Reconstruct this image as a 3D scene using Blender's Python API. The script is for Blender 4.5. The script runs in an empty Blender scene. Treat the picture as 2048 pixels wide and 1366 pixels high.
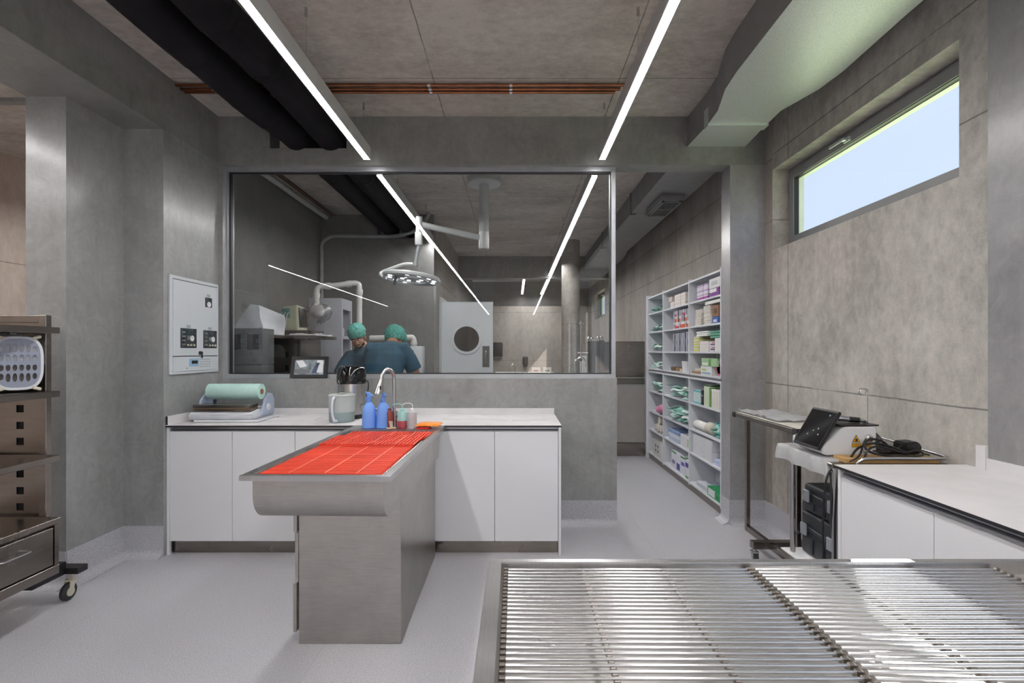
import bpy, bmesh, math, random
from mathutils import Vector, Matrix, Euler
random.seed(7)
sc = bpy.context.scene
COL = sc.collection
PI = math.pi
F = 1000.0                      # focal length in pixels of the 2048 px wide frame
EYE = 1.43                      # eye height
# ---------------------------------------------------------------- camera
cd = bpy.data.cameras.new('camera'); cam = bpy.data.objects.new('camera', cd); COL.objects.link(cam)
cam.location = (0, 0, EYE); cam.rotation_euler = (PI/2, 0, 0)
cd.sensor_width = 36.0; cd.lens = F/2048*36.0
cd.shift_x = -6/2048; cd.shift_y = 19/2048
cd.clip_start = 0.05; cd.clip_end = 200
sc.camera = cam
# ---------------------------------------------------------------- world, sun, exposure
w = bpy.data.worlds.new('sky'); sc.world = w; w.use_nodes = True
wn = w.node_tree; wn.nodes.clear()
wo = wn.nodes.new('ShaderNodeOutputWorld'); bg = wn.nodes.new('ShaderNodeBackground')
bg.inputs[0].default_value = (0.66, 0.79, 1.0, 1); bg.inputs[1].default_value = 0.72
wn.links.new(bg.outputs[0], wo.inputs[0])
sd = bpy.data.lights.new('sun', 'SUN'); sun = bpy.data.objects.new('sun', sd); COL.objects.link(sun)
sd.energy = 22.0; sd.angle = math.radians(0.6); sd.color = (1.0, 0.97, 0.92)
sun.rotation_euler = Vector((-1, -1.9, -1.25)).to_track_quat('-Z', 'Y').to_euler()
sun.location = (6, 8, 8)
STRIP = 48.0                    # emission of the ceiling strip lights
vs = sc.view_settings
vs.view_transform = 'Standard'; vs.look = 'None'; vs.gamma = 1.0; vs.use_curve_mapping = False
vs.exposure = 0.65
sc.cycles.max_bounces = 10; sc.cycles.diffuse_bounces = 5; sc.cycles.glossy_bounces = 5
sc.cycles.transparent_max_bounces = 12; sc.cycles.transmission_bounces = 6
sc.cycles.sample_clamp_indirect = 4.0; sc.cycles.sample_clamp_direct = 24.0; sc.cycles.blur_glossy = 0.5
sc.cycles.use_denoising = True

# ---------------------------------------------------------------- helpers
def lin(c):
    if isinstance(c, str):
        c = [int(c[i:i+2], 16)/255 for i in (0, 2, 4)]
    return tuple((x/12.92 if x <= .04045 else ((x+.055)/1.055)**2.4) for x in c[:3]) + (1,)
class NT:
    def __init__(s, m): s.t = m.node_tree; s.n = s.t.nodes; s.l = s.t.links
    def new(s, k, **kw):
        n = s.n.new(k)
        for a, b in kw.items(): setattr(n, a, b)
        return n
    def link(s, a, b): s.l.new(a, b)
    def math(s, op, a, b=None, c=None):
        n = s.new('ShaderNodeMath', operation=op)
        for i, v in enumerate((a, b, c)):
            if v is None: continue
            if isinstance(v, (int, float)): n.inputs[i].default_value = v
            else: s.link(v, n.inputs[i])
        return n.outputs[0]
    def mix(s, fac, a, b, blend='MIX'):
        n = s.new('ShaderNodeMix', data_type='RGBA', blend_type=blend)
        for i, v in ((0, fac), (6, a), (7, b)):
            if isinstance(v, (int, float)): n.inputs[i].default_value = v
            elif isinstance(v, tuple): n.inputs[i].default_value = v
            else: s.link(v, n.inputs[i])
        return n.outputs[2]
    def noise(s, vec, scale, detail=4, rough=.55, dist=0):
        n = s.new('ShaderNodeTexNoise'); n.inputs['Scale'].default_value = scale
        n.inputs['Detail'].default_value = detail; n.inputs['Roughness'].default_value = rough
        n.inputs['Distortion'].default_value = dist
        s.link(vec, n.inputs['Vector']); return n.outputs['Fac']
    def ramp(s, v, p0, p1, c0=(0,0,0,1), c1=(1,1,1,1)):
        n = s.new('ShaderNodeValToRGB'); e = n.color_ramp.elements
        e[0].position = p0; e[1].position = p1; e[0].color = c0; e[1].color = c1
        s.link(v, n.inputs[0]); return n.outputs[0]
    def pos(s, scale=(1,1,1)):
        g = s.new('ShaderNodeNewGeometry'); m = s.new('ShaderNodeMapping')
        m.inputs['Scale'].default_value = scale
        s.link(g.outputs['Position'], m.inputs[0]); return m.outputs[0]
    def obj(s, scale=(1,1,1)):
        g = s.new('ShaderNodeTexCoord'); m = s.new('ShaderNodeMapping')
        m.inputs['Scale'].default_value = scale
        s.link(g.outputs['Object'], m.inputs[0]); return m.outputs[0]
    def bump(s, h, strength, dist=.01):
        b = s.new('ShaderNodeBump'); b.inputs['Strength'].default_value = strength
        b.inputs['Distance'].default_value = dist; s.link(h, b.inputs['Height']); return b.outputs[0]
def newmat(name):
    m = bpy.data.materials.new(name); m.use_nodes = True
    nt = NT(m); p = nt.n['Principled BSDF']; return m, nt, p
def mat(name, c, rough=.5, metal=0, var=.04, nscale=6, bump=0, coat=0, emit=None, es=0, alpha=1, spec=None, trans=0, sss=0, sheen=0, bscale=None):
    m, nt, p = newmat(name)
    base = lin(c)
    v = nt.noise(nt.obj(), nscale)
    dark = tuple(x*(1-var*2) for x in base[:3])+(1,); lite = tuple(min(1, x*(1+var*2)) for x in base[:3])+(1,)
    nt.link(nt.mix(nt.ramp(v, .3, .7), dark, lite), p.inputs['Base Color'])
    p.inputs['Roughness'].default_value = rough; p.inputs['Metallic'].default_value = metal
    if coat: p.inputs['Coat Weight'].default_value = coat; p.inputs['Coat Roughness'].default_value = .12
    if spec is not None: p.inputs['Specular IOR Level'].default_value = spec
    if bump:
        nt.link(nt.bump(nt.noise(nt.obj(), bscale or nscale*4), bump), p.inputs['Normal'])
    if emit: p.inputs['Emission Color'].default_value = lin(emit); p.inputs['Emission Strength'].default_value = es
    if trans: p.inputs['Transmission Weight'].default_value = trans
    if sheen: p.inputs['Sheen Weight'].default_value = sheen
    if alpha < 1: p.inputs['Alpha'].default_value = alpha
    return m
def steel(name, c='b5b2ad', rough=.28, streak=(2, 2, 60), var=.12, smudge=.12, bumps=.03):
    m, nt, p = newmat(name); base = lin(c)
    s = nt.noise(nt.pos(streak), 6, 3); g = nt.noise(nt.pos(), 3.5, 5, .6, .6)
    f = nt.math('ADD', nt.math('MULTIPLY', s, .4), nt.math('MULTIPLY', g, .6))
    nt.link(nt.mix(nt.ramp(f, .35, .65), tuple(x*(1-var*1.5) for x in base[:3])+(1,), tuple(min(1, x*(1+var)) for x in base[:3])+(1,)), p.inputs['Base Color'])
    p.inputs['Metallic'].default_value = 1
    nt.link(nt.math('ADD', rough-smudge*.5, nt.math('MULTIPLY', g, smudge)), p.inputs['Roughness'])
    if bumps: nt.link(nt.bump(nt.noise(nt.pos(), 2.2, 2), bumps, .05), p.inputs['Normal'])
    return m

class MB:
    def __init__(s): s.b = bmesh.new(); s.mi = 0
    def _mark(s, fs):
        for f in fs: f.material_index = s.mi
    def box(s, x0, y0, z0, x1, y1, z1, bev=0, seg=1):
        x0, x1 = min(x0, x1), max(x0, x1); y0, y1 = min(y0, y1), max(y0, y1); z0, z1 = min(z0, z1), max(z0, z1)
        vs = [s.b.verts.new(p) for p in ((x0,y0,z0),(x1,y0,z0),(x1,y1,z0),(x0,y1,z0),(x0,y0,z1),(x1,y0,z1),(x1,y1,z1),(x0,y1,z1))]
        fs = [s.b.faces.new([vs[i] for i in q]) for q in ((3,2,1,0),(4,5,6,7),(0,1,5,4),(1,2,6,5),(2,3,7,6),(3,0,4,7))]
        s._mark(fs)
        if bev:
            es = list({e for f in fs for e in f.edges})
            bev = min(bev, .45*min(x1-x0, y1-y0, z1-z0))
            r = bmesh.ops.bevel(s.b, geom=es, offset=bev, segments=seg, affect='EDGES', profile=.5)
            s._mark(r['faces'])
        return s
    def hexa(s, pts):                       # 8 corners, bottom 4 then top 4, counter-clockwise
        vs = [s.b.verts.new(p) for p in pts]
        s._mark([s.b.faces.new([vs[i] for i in q]) for q in ((3,2,1,0),(4,5,6,7),(0,1,5,4),(1,2,6,5),(2,3,7,6),(3,0,4,7))]); return s
    def prism(s, poly, axis, a, b):         # polygon in the plane across `axis`, from a to b
        def P(u, v, t): return {'x': (t, u, v), 'y': (u, t, v), 'z': (u, v, t)}[axis]
        A = [s.b.verts.new(P(u, v, a)) for u, v in poly]; B = [s.b.verts.new(P(u, v, b)) for u, v in poly]
        n = len(poly); fs = [s.b.faces.new(A), s.b.faces.new(B[::-1])]
        for i in range(n): fs.append(s.b.faces.new([A[i], B[i], B[(i+1) % n], A[(i+1) % n]]))
        s._mark(fs); bmesh.ops.recalc_face_normals(s.b, faces=fs); return s
    def rings(s, rs, close=True, cyc=False):
        V = [[s.b.verts.new(p) for p in r] for r in rs]; n = len(V[0]); fs = []
        m = len(V)
        for i in range(m if cyc else m-1):
            a, b = V[i], V[(i+1) % m]
            for j in range(n): fs.append(s.b.faces.new([a[j], a[(j+1) % n], b[(j+1) % n], b[j]]))
        if close and not cyc: fs.append(s.b.faces.new(V[0][::-1])); fs.append(s.b.faces.new(V[-1]))
        s._mark(fs); bmesh.ops.recalc_face_normals(s.b, faces=fs); return s
    def tube(s, pts, r, seg=10, close=True, cyc=False, flat=None):
        pts = [Vector(p) for p in pts]; n = len(pts); R = []
        up = None
        for i, p in enumerate(pts):
            t = (pts[(i+1) % n]-pts[i-1]) if cyc else (pts[min(i+1, n-1)]-pts[max(i-1, 0)])
            t.normalize()
            if up is None:
                up = Vector((0,0,1)) if abs(t.z) < .9 else Vector((1,0,0))
            u = (up - t*up.dot(t)); u = u.normalized() if u.length > 1e-6 else t.orthogonal().normalized()
            up = u; v = t.cross(u); rr = r[i] if isinstance(r, (list, tuple)) else r
            fl = flat or 1
            R.append([p + u*math.cos(a)*rr*fl + v*math.sin(a)*rr for a in (2*PI*k/seg for k in range(seg))])
        return s.rings(R, close, cyc)
    def cyl(s, a, b, r, seg=20, r2=None):
        return s.tube([a, b], [r, r if r2 is None else r2], seg)
    def lathe(s, prof, c, seg=24, axis='z'):
        R = []
        for r, h in prof:
            ring = []
            for k in range(seg):
                a = 2*PI*k/seg; u, v = r*math.cos(a), r*math.sin(a)
                ring.append({'z': (c[0]+u, c[1]+v, c[2]+h), 'y': (c[0]+u, c[1]+h, c[2]+v), 'x': (c[0]+h, c[1]+u, c[2]+v)}[axis])
            R.append(ring)
        return s.rings(R)
    def blob(s, c, rx, ry, rz, rot=None, seg=16):
        m = Matrix.Translation(c) @ (Euler(rot).to_matrix().to_4x4() if rot else Matrix()) @ Matrix.Diagonal((rx, ry, rz, 1))
        r = bmesh.ops.create_uvsphere(s.b, u_segments=seg, v_segments=max(6, seg*2//3), radius=1, matrix=m)
        s._mark({f for v in r['verts'] for f in v.link_faces}); return s
    def loft(s, rs, seg=20):                # rings (centre, radius u, radius v, axis u, axis v)
        return s.rings([[Vector(c)+Vector(U)*ru*math.cos(a)+Vector(V)*rv*math.sin(a) for a in (2*PI*k/seg for k in range(seg))] for c, ru, rv, U, V in rs])
    def rot(s, ang, axis='Z', c=(0,0,0)):
        bmesh.ops.rotate(s.b, cent=c, matrix=Matrix.Rotation(ang, 3, axis), verts=s.b.verts); return s
    def move(s, d): bmesh.ops.translate(s.b, vec=d, verts=s.b.verts); return s
    def build(s, name, m, parent=None, smooth=False, origin=None):
        off = Vector((0,0,0)); q = parent
        while q is not None: off += q.location; q = q.parent
        loc = Vector((0,0,0))
        if origin is not None: loc = Vector(origin) - off; off = Vector(origin)
        if off.length: bmesh.ops.translate(s.b, vec=-off, verts=s.b.verts)
        me = bpy.data.meshes.new(name); s.b.to_mesh(me); s.b.free()
        for x in (m if isinstance(m, (list, tuple)) else [m]): me.materials.append(x)
        if smooth:
            for p in me.polygons: p.use_smooth = True
            try: me.set_sharp_from_angle(angle=math.radians(smooth if smooth is not True else 40))
            except Exception: pass
        o = bpy.data.objects.new(name, me); COL.objects.link(o); o.location = loc
        if parent: o.parent = parent
        return o
def tag(o, label, cat, group=None):
    o['label'] = label; o['category'] = cat
    if group: o['group'] = group
    return o
def thing(name, label, cat, loc, group=None):
    o = bpy.data.objects.new(name, None); COL.objects.link(o); o.location = loc; o.empty_display_size = .05
    return tag(o, label, cat, group)
def struct(o): o['kind'] = 'structure'; return o
def copy_tree(o, parent=None):
    c = o.copy(); COL.objects.link(c); c.parent = parent
    for ch in [x for x in bpy.data.objects if x.parent == o]: copy_tree(ch, c)
    return c
def text(name, body, size, loc, rot, m, parent, ext=.0004, align='CENTER'):
    c = bpy.data.curves.new(name, 'FONT'); c.body = body; c.size = size; c.extrude = ext; c.align_x = align; c.align_y = 'CENTER'
    c.resolution_u = 2; c.materials.append(m)
    o = bpy.data.objects.new(name, c); COL.objects.link(o); off = Vector((0,0,0)); q = parent
    while q is not None: off += q.location; q = q.parent
    o.location = Vector(loc)-off; o.rotation_euler = rot; o.parent = parent; return o
def spline(pts, n=8, cyc=False):
    pts = [Vector(p) for p in pts]; out = []; m = len(pts)
    for i in range(m if cyc else m-1):
        if cyc: p0, p1, p2, p3 = pts[i-1], pts[i], pts[(i+1) % m], pts[(i+2) % m]
        else: p0, p1, p2, p3 = pts[max(i-1, 0)], pts[i], pts[i+1], pts[min(i+2, m-1)]
        for k in range(n):
            t = k/n
            out.append(.5*((2*p1)+(-p0+p2)*t+(2*p0-5*p1+4*p2-p3)*t*t+(-p0+3*p1-3*p2+p3)*t**3))
    if not cyc: out.append(pts[-1])
    return out
def wallbox(mb, axis, t0, t1, a0, a1, z0, z1, holes):
    """wall slab between t0 and t1 across `axis`, spanning a0..a1 along it, with rectangular holes (a, b, za, zb)"""
    xs = sorted({a0, a1, *[h[0] for h in holes], *[h[1] for h in holes]}); zs = sorted({z0, z1, *[h[2] for h in holes], *[h[3] for h in holes]})
    for i in range(len(xs)-1):
        run = None
        for j in range(len(zs)-1):
            cx, cz = (xs[i]+xs[i+1])/2, (zs[j]+zs[j+1])/2
            if any(h[0] < cx < h[1] and h[2] < cz < h[3] for h in holes): continue
            if axis == 'x': mb.box(t0, xs[i], zs[j], t1, xs[i+1], zs[j+1])
            else: mb.box(xs[i], t0, zs[j], xs[i+1], t1, zs[j+1])
    bmesh.ops.remove_doubles(mb.b, verts=mb.b.verts, dist=1e-5)
    # drop the faces that two neighbouring blocks share
    seen = {}
    for f in list(mb.b.faces):
        k = tuple(sorted(v.index for v in f.verts)); c = f.calc_center_median()
        k = tuple(round(x, 4) for x in c)
        seen.setdefault(k, []).append(f)
    bmesh.ops.delete(mb.b, geom=[f for v in seen.values() if len(v) > 1 for f in v], context='FACES')
    return mb
# ---------------------------------------------------------------- materials
def concrete(name, c0, c1, zl=(), yl=(), xl=(), rough=.75, grain=(1, 1, 1), spots=True):
    m, nt, p = newmat(name)
    P = nt.pos(); Pg = nt.pos(grain)
    big = nt.noise(Pg, 1.3, 6, .62, .4); fine = nt.noise(Pg, 14, 5, .7); vf = nt.noise(P, 120, 2)
    f = nt.math('ADD', nt.math('MULTIPLY', big, .55), nt.math('ADD', nt.math('MULTIPLY', fine, .35), nt.math('MULTIPLY', vf, .10)))
    col = nt.mix(nt.ramp(f, .41, .60), lin(c0), lin(c1))
    warm = nt.noise(P, .8, 3)
    col = nt.mix(nt.ramp(warm, .45, .7), col, nt.mix(.12, col, lin('c2a592')))
    sx = nt.new('ShaderNodeSeparateXYZ'); g = nt.new('ShaderNodeNewGeometry'); nt.link(g.outputs['Position'], sx.inputs[0])
    h = nt.math('MULTIPLY', fine, .3)
    wob = nt.math('MULTIPLY', nt.math('SUBTRACT', nt.noise(P, 5, 3), .5), .012)
    brk = nt.ramp(nt.noise(P, 3.0, 3), .36, .5)
    for out, ls in ((2, zl), (1, yl), (0, xl)):
        for L in ls:
            d = nt.math('ABSOLUTE', nt.math('ADD', nt.math('SUBTRACT', sx.outputs[out], L), wob))
            mk = nt.math('MULTIPLY', nt.math('SUBTRACT', 1, nt.math('SMOOTH_MIN', nt.math('DIVIDE', d, .006), 1, .2)), nt.math('ADD', .35, nt.math('MULTIPLY', brk, .5)))
            mk = nt.math('MAXIMUM', mk, 0)
            col = nt.mix(mk, col, lin('3e3b38')); h = nt.math('SUBTRACT', h, mk)
    if spots:
        v = nt.new('ShaderNodeTexVoronoi'); v.inputs['Scale'].default_value = 9; nt.link(P, v.inputs['Vector'])
        k = nt.math('MULTIPLY', nt.ramp(v.outputs['Distance'], .02, .05, (1,1,1,1), (0,0,0,1)), nt.ramp(nt.noise(P, 2, 2), .55, .6))
        col = nt.mix(nt.math('MULTIPLY', k, .7), col, lin('4a4643')); h = nt.math('SUBTRACT', h, k)
    nt.link(col, p.inputs['Base Color']); p.inputs['Roughness'].default_value = rough
    nt.link(nt.bump(h, .35, .006), p.inputs['Normal'])
    return m
def plaster(name, c0, c1, rough=.3, coat=.25):
    m, nt, p = newmat(name); P = nt.pos()
    a = nt.noise(P, 1.6, 5, .6, 1.2); b = nt.noise(P, 7, 5, .65, 2.5); d = nt.noise(nt.pos((3, 3, .6)), 5, 4, .7, 1)
    f = nt.math('ADD', nt.math('MULTIPLY', a, .5), nt.math('ADD', nt.math('MULTIPLY', b, .3), nt.math('MULTIPLY', d, .2)))
    nt.link(nt.mix(nt.ramp(f, .38, .62), lin(c0), lin(c1)), p.inputs['Base Color'])
    nt.link(nt.math('ADD', rough-.08, nt.math('MULTIPLY', b, .2)), p.inputs['Roughness'])
    p.inputs['Coat Weight'].default_value = coat; p.inputs['Coat Roughness'].default_value = .22
    nt.link(nt.bump(nt.math('ADD', nt.math('MULTIPLY', a, 1.2), nt.math('ADD', nt.math('MULTIPLY', b, .6), nt.math('MULTIPLY', nt.noise(P, 30, 3), .15))), .13, .02), p.inputs['Normal'])
    return m
CEIL_X, CEIL_Y = (-.58, .74, 3.4, -3.4), (-1.9, .82, 3.545, 6.25, 8.98)
M_ceil = concrete('ceiling_concrete', 'a39c95', 'd0cac3', yl=CEIL_Y, xl=CEIL_X, grain=(.8, 1.2, 1), spots=False)
M_wallc = concrete('wall_concrete', '97948f', 'c2bfb9', zl=(1.17, 2.48, 3.0), yl=(3.78, 6.41, 8.9), grain=(1, 1.2, .8))
M_wallo = concrete('store_wall_concrete', '8a8580', 'a49f99', zl=(1.17, 2.47, 2.97), yl=(3.78, 6.41, 8.9), grain=(1, 1.6, .5), spots=False)
M_side = concrete('side_room_concrete', 'b3a69c', 'd0c4bb', zl=(2.3,), grain=(1, 1, .5), spots=False)
M_colc = concrete('column_concrete', '8a8580', 'a8a39d', zl=(1.9,), rough=.6)
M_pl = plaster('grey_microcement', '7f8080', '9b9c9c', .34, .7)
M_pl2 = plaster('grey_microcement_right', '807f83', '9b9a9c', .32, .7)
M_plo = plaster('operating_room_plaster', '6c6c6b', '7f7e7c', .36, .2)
M_lint = plaster('lintel_plaster', '727371', '8a8b89', .4, .1)
def floor_mat():
    m, nt, p = newmat('speckled_vinyl'); P = nt.pos()
    n = nt.noise(P, 190, 3, .7); n2 = nt.noise(P, 90, 2); b = nt.noise(P, 1.2, 4, .6)
    col = nt.mix(nt.ramp(n, .35, .62), lin('95959b'), lin('c6c6cc'))
    col = nt.mix(nt.math('MULTIPLY', nt.ramp(n2, .6, .7), .5), col, lin('96979d'))
    col = nt.mix(nt.math('MULTIPLY', b, .18), col, lin('a9aab0'))
    sx = nt.new('ShaderNodeSeparateXYZ'); nt.link(P, sx.inputs[0])
    for o, L in ((0, -.93), (0, 1.0), (0, -2.3), (1, 5.6)):
        d = nt.math('ABSOLUTE', nt.math('SUBTRACT', sx.outputs[o], L))
        col = nt.mix(nt.math('MULTIPLY', nt.math('LESS_THAN', d, .0022), .35), col, lin('8b8c92'))
    nt.link(col, p.inputs['Base Color']); p.inputs['Roughness'].default_value = .38
    nt.link(nt.math('ADD', .3, nt.math('MULTIPLY', nt.noise(P, 3, 4), .18)), p.inputs['Roughness'])
    nt.link(nt.bump(n, .06, .002), p.inputs['Normal'])
    return m
M_floor = floor_mat()
M_white = mat('white_laminate', 'e6e7eb', .22, var=.008, nscale=2, coat=.15)
M_whitep = mat('white_paint', 'cdd2d6', .35, var=.01)
M_top = mat('white_compact_worktop', 'e2e0e2', .32, var=.03, nscale=5)
M_edge = mat('black_core_edge', '202024', .4)
M_gola = mat('anodised_handle_profile', 'a4a6ac', .35, metal=.8)
M_steel = steel('brushed_stainless', 'c2beba', .32)
M_steelL = steel('cart_stainless', '8f8882', .26, (1, 1, 12), .1, .1, 0)
M_steelt = steel('table_stainless', 'd2d1d2', .3, (60, 2, 2), .1, .16)
M_basin = steel('basin_stainless', 'd2cfcc', .4, (2, 30, 2), .08, .2)
M_basin.node_tree.nodes['Principled BSDF'].inputs['Metallic'].default_value = .85
M_chrome = mat('chrome', 'd2d2d2', .27, metal=1, var=.02)
M_rod = mat('polished_rod', 'd4d4d6', .24, metal=.85, var=.02)
M_black = mat('black_plastic', '17171a', .35, var=.1)
M_blackg = mat('gloss_black_plastic', '0c0c0e', .08, coat=.5)
M_rubber = mat('grey_rubber', '2b2c30', .6)
M_dark = mat('dark_interior', '101012', .8)  # near-black for the shade in openings, and for one display
M_foam = mat('black_pipe_insulation', '17151a', .75, var=.2, nscale=3, bump=.25, bscale=20, spec=.2)
M_copper = mat('copper_pipe', '8f5f45', .3, metal=1, var=.12, nscale=12)
M_duct = None
def duct_mat():
    m, nt, p = newmat('foil_insulation'); P = nt.pos()
    n = nt.noise(P, 260, 2); b = nt.noise(P, 9, 4)
    nt.link(nt.mix(nt.ramp(n, .35, .65), lin('c3c9ca'), lin('e2e8e8')), p.inputs['Base Color'])
    p.inputs['Metallic'].default_value = .45; p.inputs['Roughness'].default_value = .4
    nt.link(nt.bump(nt.math('ADD', n, nt.math('MULTIPLY', b, 2)), .12, .006), p.inputs['Normal']); return m
M_duct = duct_mat()
M_galv = mat('duct_grey_sheet', '8b8c8c', .5, metal=.3, var=.04)
M_lightbody = mat('strip_light_housing', 'b9babb', .4)
M_grass = mat('grass', '8b9a70', .9, var=.25, nscale=3)
M_alu = mat('grey_window_frame', '77787b', .45)
M_alul = mat('silver_glazing_bead', 'b4b8bd', .35, metal=.6)
M_pvc = mat('white_pvc', 'd5d5d2', .3)
def emis(name, c, s):
    m, nt, p = newmat(name); p.inputs['Base Color'].default_value = (.8, .8, .8, 1)
    p.inputs['Emission Color'].default_value = lin(c); p.inputs['Emission Strength'].default_value = s; return m
M_strip = emis('strip_light_diffuser', 'fffcfa', STRIP)
M_led = emis('surgical_led', 'ffffff', 6)
def glass(name, tint, ior=1.5, extra=0.0, rough=0):
    m = bpy.data.materials.new(name); m.use_nodes = True; nt = NT(m); nt.n.clear()
    o = nt.new('ShaderNodeOutputMaterial'); t = nt.new('ShaderNodeBsdfTransparent'); g = nt.new('ShaderNodeBsdfGlossy')
    fr = nt.new('ShaderNodeFresnel'); gm = nt.new('ShaderNodeNewGeometry')   # a single sheet reflects alike from both sides
    nt.link(nt.math('ADD', ior, nt.math('MULTIPLY', gm.outputs['Backfacing'], 1/ior-ior)), fr.inputs[0]); mx = nt.new('ShaderNodeMixShader')
    t.inputs[0].default_value = tint; g.inputs['Roughness'].default_value = rough; g.inputs[0].default_value = (1,1,1,1)
    f = nt.math('ADD', fr.outputs[0], extra) if extra else fr.outputs[0]
    nt.link(f, mx.inputs[0]); nt.link(t.outputs[0], mx.inputs[1]); nt.link(g.outputs[0], mx.inputs[2]); nt.link(mx.outputs[0], o.inputs[0])
    return m
M_glass = glass('partition_glass', (.86, .875, .875, 1), 1.5, .02)
M_wglass = glass('window_glass', (.95, .96, .96, 1), 1.45)
M_sglass = glass('small_clear_glass', (.85, .88, .88, 1), 1.45)
# ---------------------------------------------------------------- setting
H = 3.362; XL = -2.443; XR = 2.064; YB = 4.12; YB2 = 4.29; XC = -2.72
XSL = -4.98; YREAR = -13.0; YFAR = 13.5
def S(name, mb, m, **k): return struct(mb.build(name, m, **k))
S('floor', MB().box(-5.3, YREAR-.3, -.2, 2.45, 14.2, 0), M_floor)
S('ceiling', MB().box(-5.3, YREAR-.3, H, 2.45, 14.2, H+.25), M_ceil)
# right wall with its high windows
WZ0, WZ1 = 2.24, 2.88
mb = MB(); wallbox(mb, 'x', XR, XR+.2, 2.17, 14.2, 0, H, [(2.324, 4.008, WZ0, WZ1), (11.5, 12.9, WZ0, WZ1)])
o = S('wall_right', mb, [M_wallc, M_wallo])
for p in o.data.polygons: p.material_index = 1 if p.center.y > 4.2 else 0
mb = MB(); wallbox(mb, 'x', XR-.012, XR+.2, YREAR-.3, 2.17, 0, H, [(-1.9, .3, 1.0, WZ1), (-6.5, -2.6, .1, WZ1), (-11.5, -7.5, .1, WZ1)])
S('wall_right_near', mb, M_pl2)
# wall that separates the preparation room from the operating room
mb = MB(); mb.box(XC-.4, YB, 0, .84, YB2, 1.203); S('wall_back_lower', mb, M_pl)
mb = MB(); wallbox(mb, 'y', YB, YB2, -3.1, XR, 2.963, H, [((540-1030)*.00412, (693-1030)*.00412, 3.10, 3.262), (1.43, 1.9, 3.12, H)])
S('wall_back_upper', mb, M_lint)
S('wall_back_corner', MB().box(1.772, YB, 0, XR, YB2, 2.963), M_pl2)
S('wall_back_end', MB().box(-3.1, YB, 1.203, XL+.035, YB2, 2.963), M_pl)
# left wall: thick piece, niche side, beam
mb = MB(); mb.prism([(XL, YB), (XL, 3.475), (XC, 3.475), (XC, 3.03), (-2.965, 3.03), (-2.965, YB)], 'z', 0, 2.973)
S('wall_left', mb, M_pl)
S('trim_1', MB().box(-2.96, YREAR, 2.973, XL, YB, H), M_lint)
# side room
S('wall_side_room', MB().box(XSL-.2, YREAR, 0, XSL, 8.4, H), M_side)
S('wall_side_room_end', MB().box(XSL, 8.2, 0, -2.95, 8.4, H), M_side)
S('trim_2', MB().box(XSL, 3.81, H-.03, -2.96, 3.87, H), M_lint)
S('wall_side_room_right', MB().box(-2.965, 4.12, 0, -2.945, 8.2, H), M_side)
S('wall_rear', MB().box(-5.3, YREAR-.2, 0, 2.3, YREAR, H), M_side)
# side room columns toward the back
for y in (-10.8,):
    S('wall_left_pier', MB().box(-2.965, y-.25, 0, XL, y+.25, 2.973), M_pl)
# operating room
OL = -2.74
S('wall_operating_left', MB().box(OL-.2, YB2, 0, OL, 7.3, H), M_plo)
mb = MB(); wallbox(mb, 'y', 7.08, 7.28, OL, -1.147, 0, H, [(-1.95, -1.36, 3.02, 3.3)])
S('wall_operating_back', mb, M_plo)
mb = MB(); wallbox(mb, 'x', -1.347, -1.147, 7.28, 10.4, 0, H, [(7.62, 8.45, 0, 2.19)])
S('wall_corridor', mb, M_wallo)
S('trim_3', MB().box(-1.147, 10.2, 2.915, XR, 10.4, H), M_lint)
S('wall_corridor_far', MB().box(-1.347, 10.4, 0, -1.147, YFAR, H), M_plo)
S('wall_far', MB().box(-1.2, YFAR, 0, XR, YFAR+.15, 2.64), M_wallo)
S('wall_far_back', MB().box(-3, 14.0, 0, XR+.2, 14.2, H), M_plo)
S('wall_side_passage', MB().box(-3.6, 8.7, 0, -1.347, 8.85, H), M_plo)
# concrete column
mb = MB(); mb.cyl((.98, 8.8, 0), (.98, 8.8, H), .16, 40); S('trim_4', mb, M_colc, smooth=30)
# baseboards: coved speckled vinyl
def cove(name, a, b, n, h=.2, t=.006):
    """strip along a-b (xy) whose face looks along n, curving out into the floor"""
    a = Vector((*a, 0)); b = Vector((*b, 0)); n = Vector((*n, 0)); prof = [(0, h), (t, h), (t, .055)]
    for k in range(1, 6):
        th = PI/2*k/5; prof.append((t+.05*(1-math.cos(th)), .055-.05*math.sin(th)))
    prof += [(.056+t, .0005), (0, .0005)]
    mb = MB(); mb.rings([[q+n*u+Vector((0,0,v)) for u, v in prof] for q in (a, b)]); return S(name, mb, M_floor, smooth=30)
cove('baseboard_back_lower', (.32, YB), (.84, YB), (0, -1))
cove('baseboard_left_side', (XC, 3.03), (XC, 3.475), (1, 0), .215)
cove('baseboard_left_niche', (XC, 3.475), (XL, 3.475), (0, -1), .215)
cove('baseboard_left_face', (-2.965, 3.03), (XC, 3.03), (0, -1), .215)
cove('baseboard_back_corner', (1.772, YB), (XR, YB), (0, -1))
cove('baseboard_back_reveal', (1.772, YB), (1.772, YB2), (-1, 0))
cove('baseboard_right', (XR, 2.2), (XR, YB), (-1, 0))
cove('baseboard_right_near', (XR-.012, YREAR), (XR-.012, 1.2), (-1, 0))
cove('baseboard_far', (-1.147, YFAR), (XR, YFAR), (0, -1))
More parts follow.
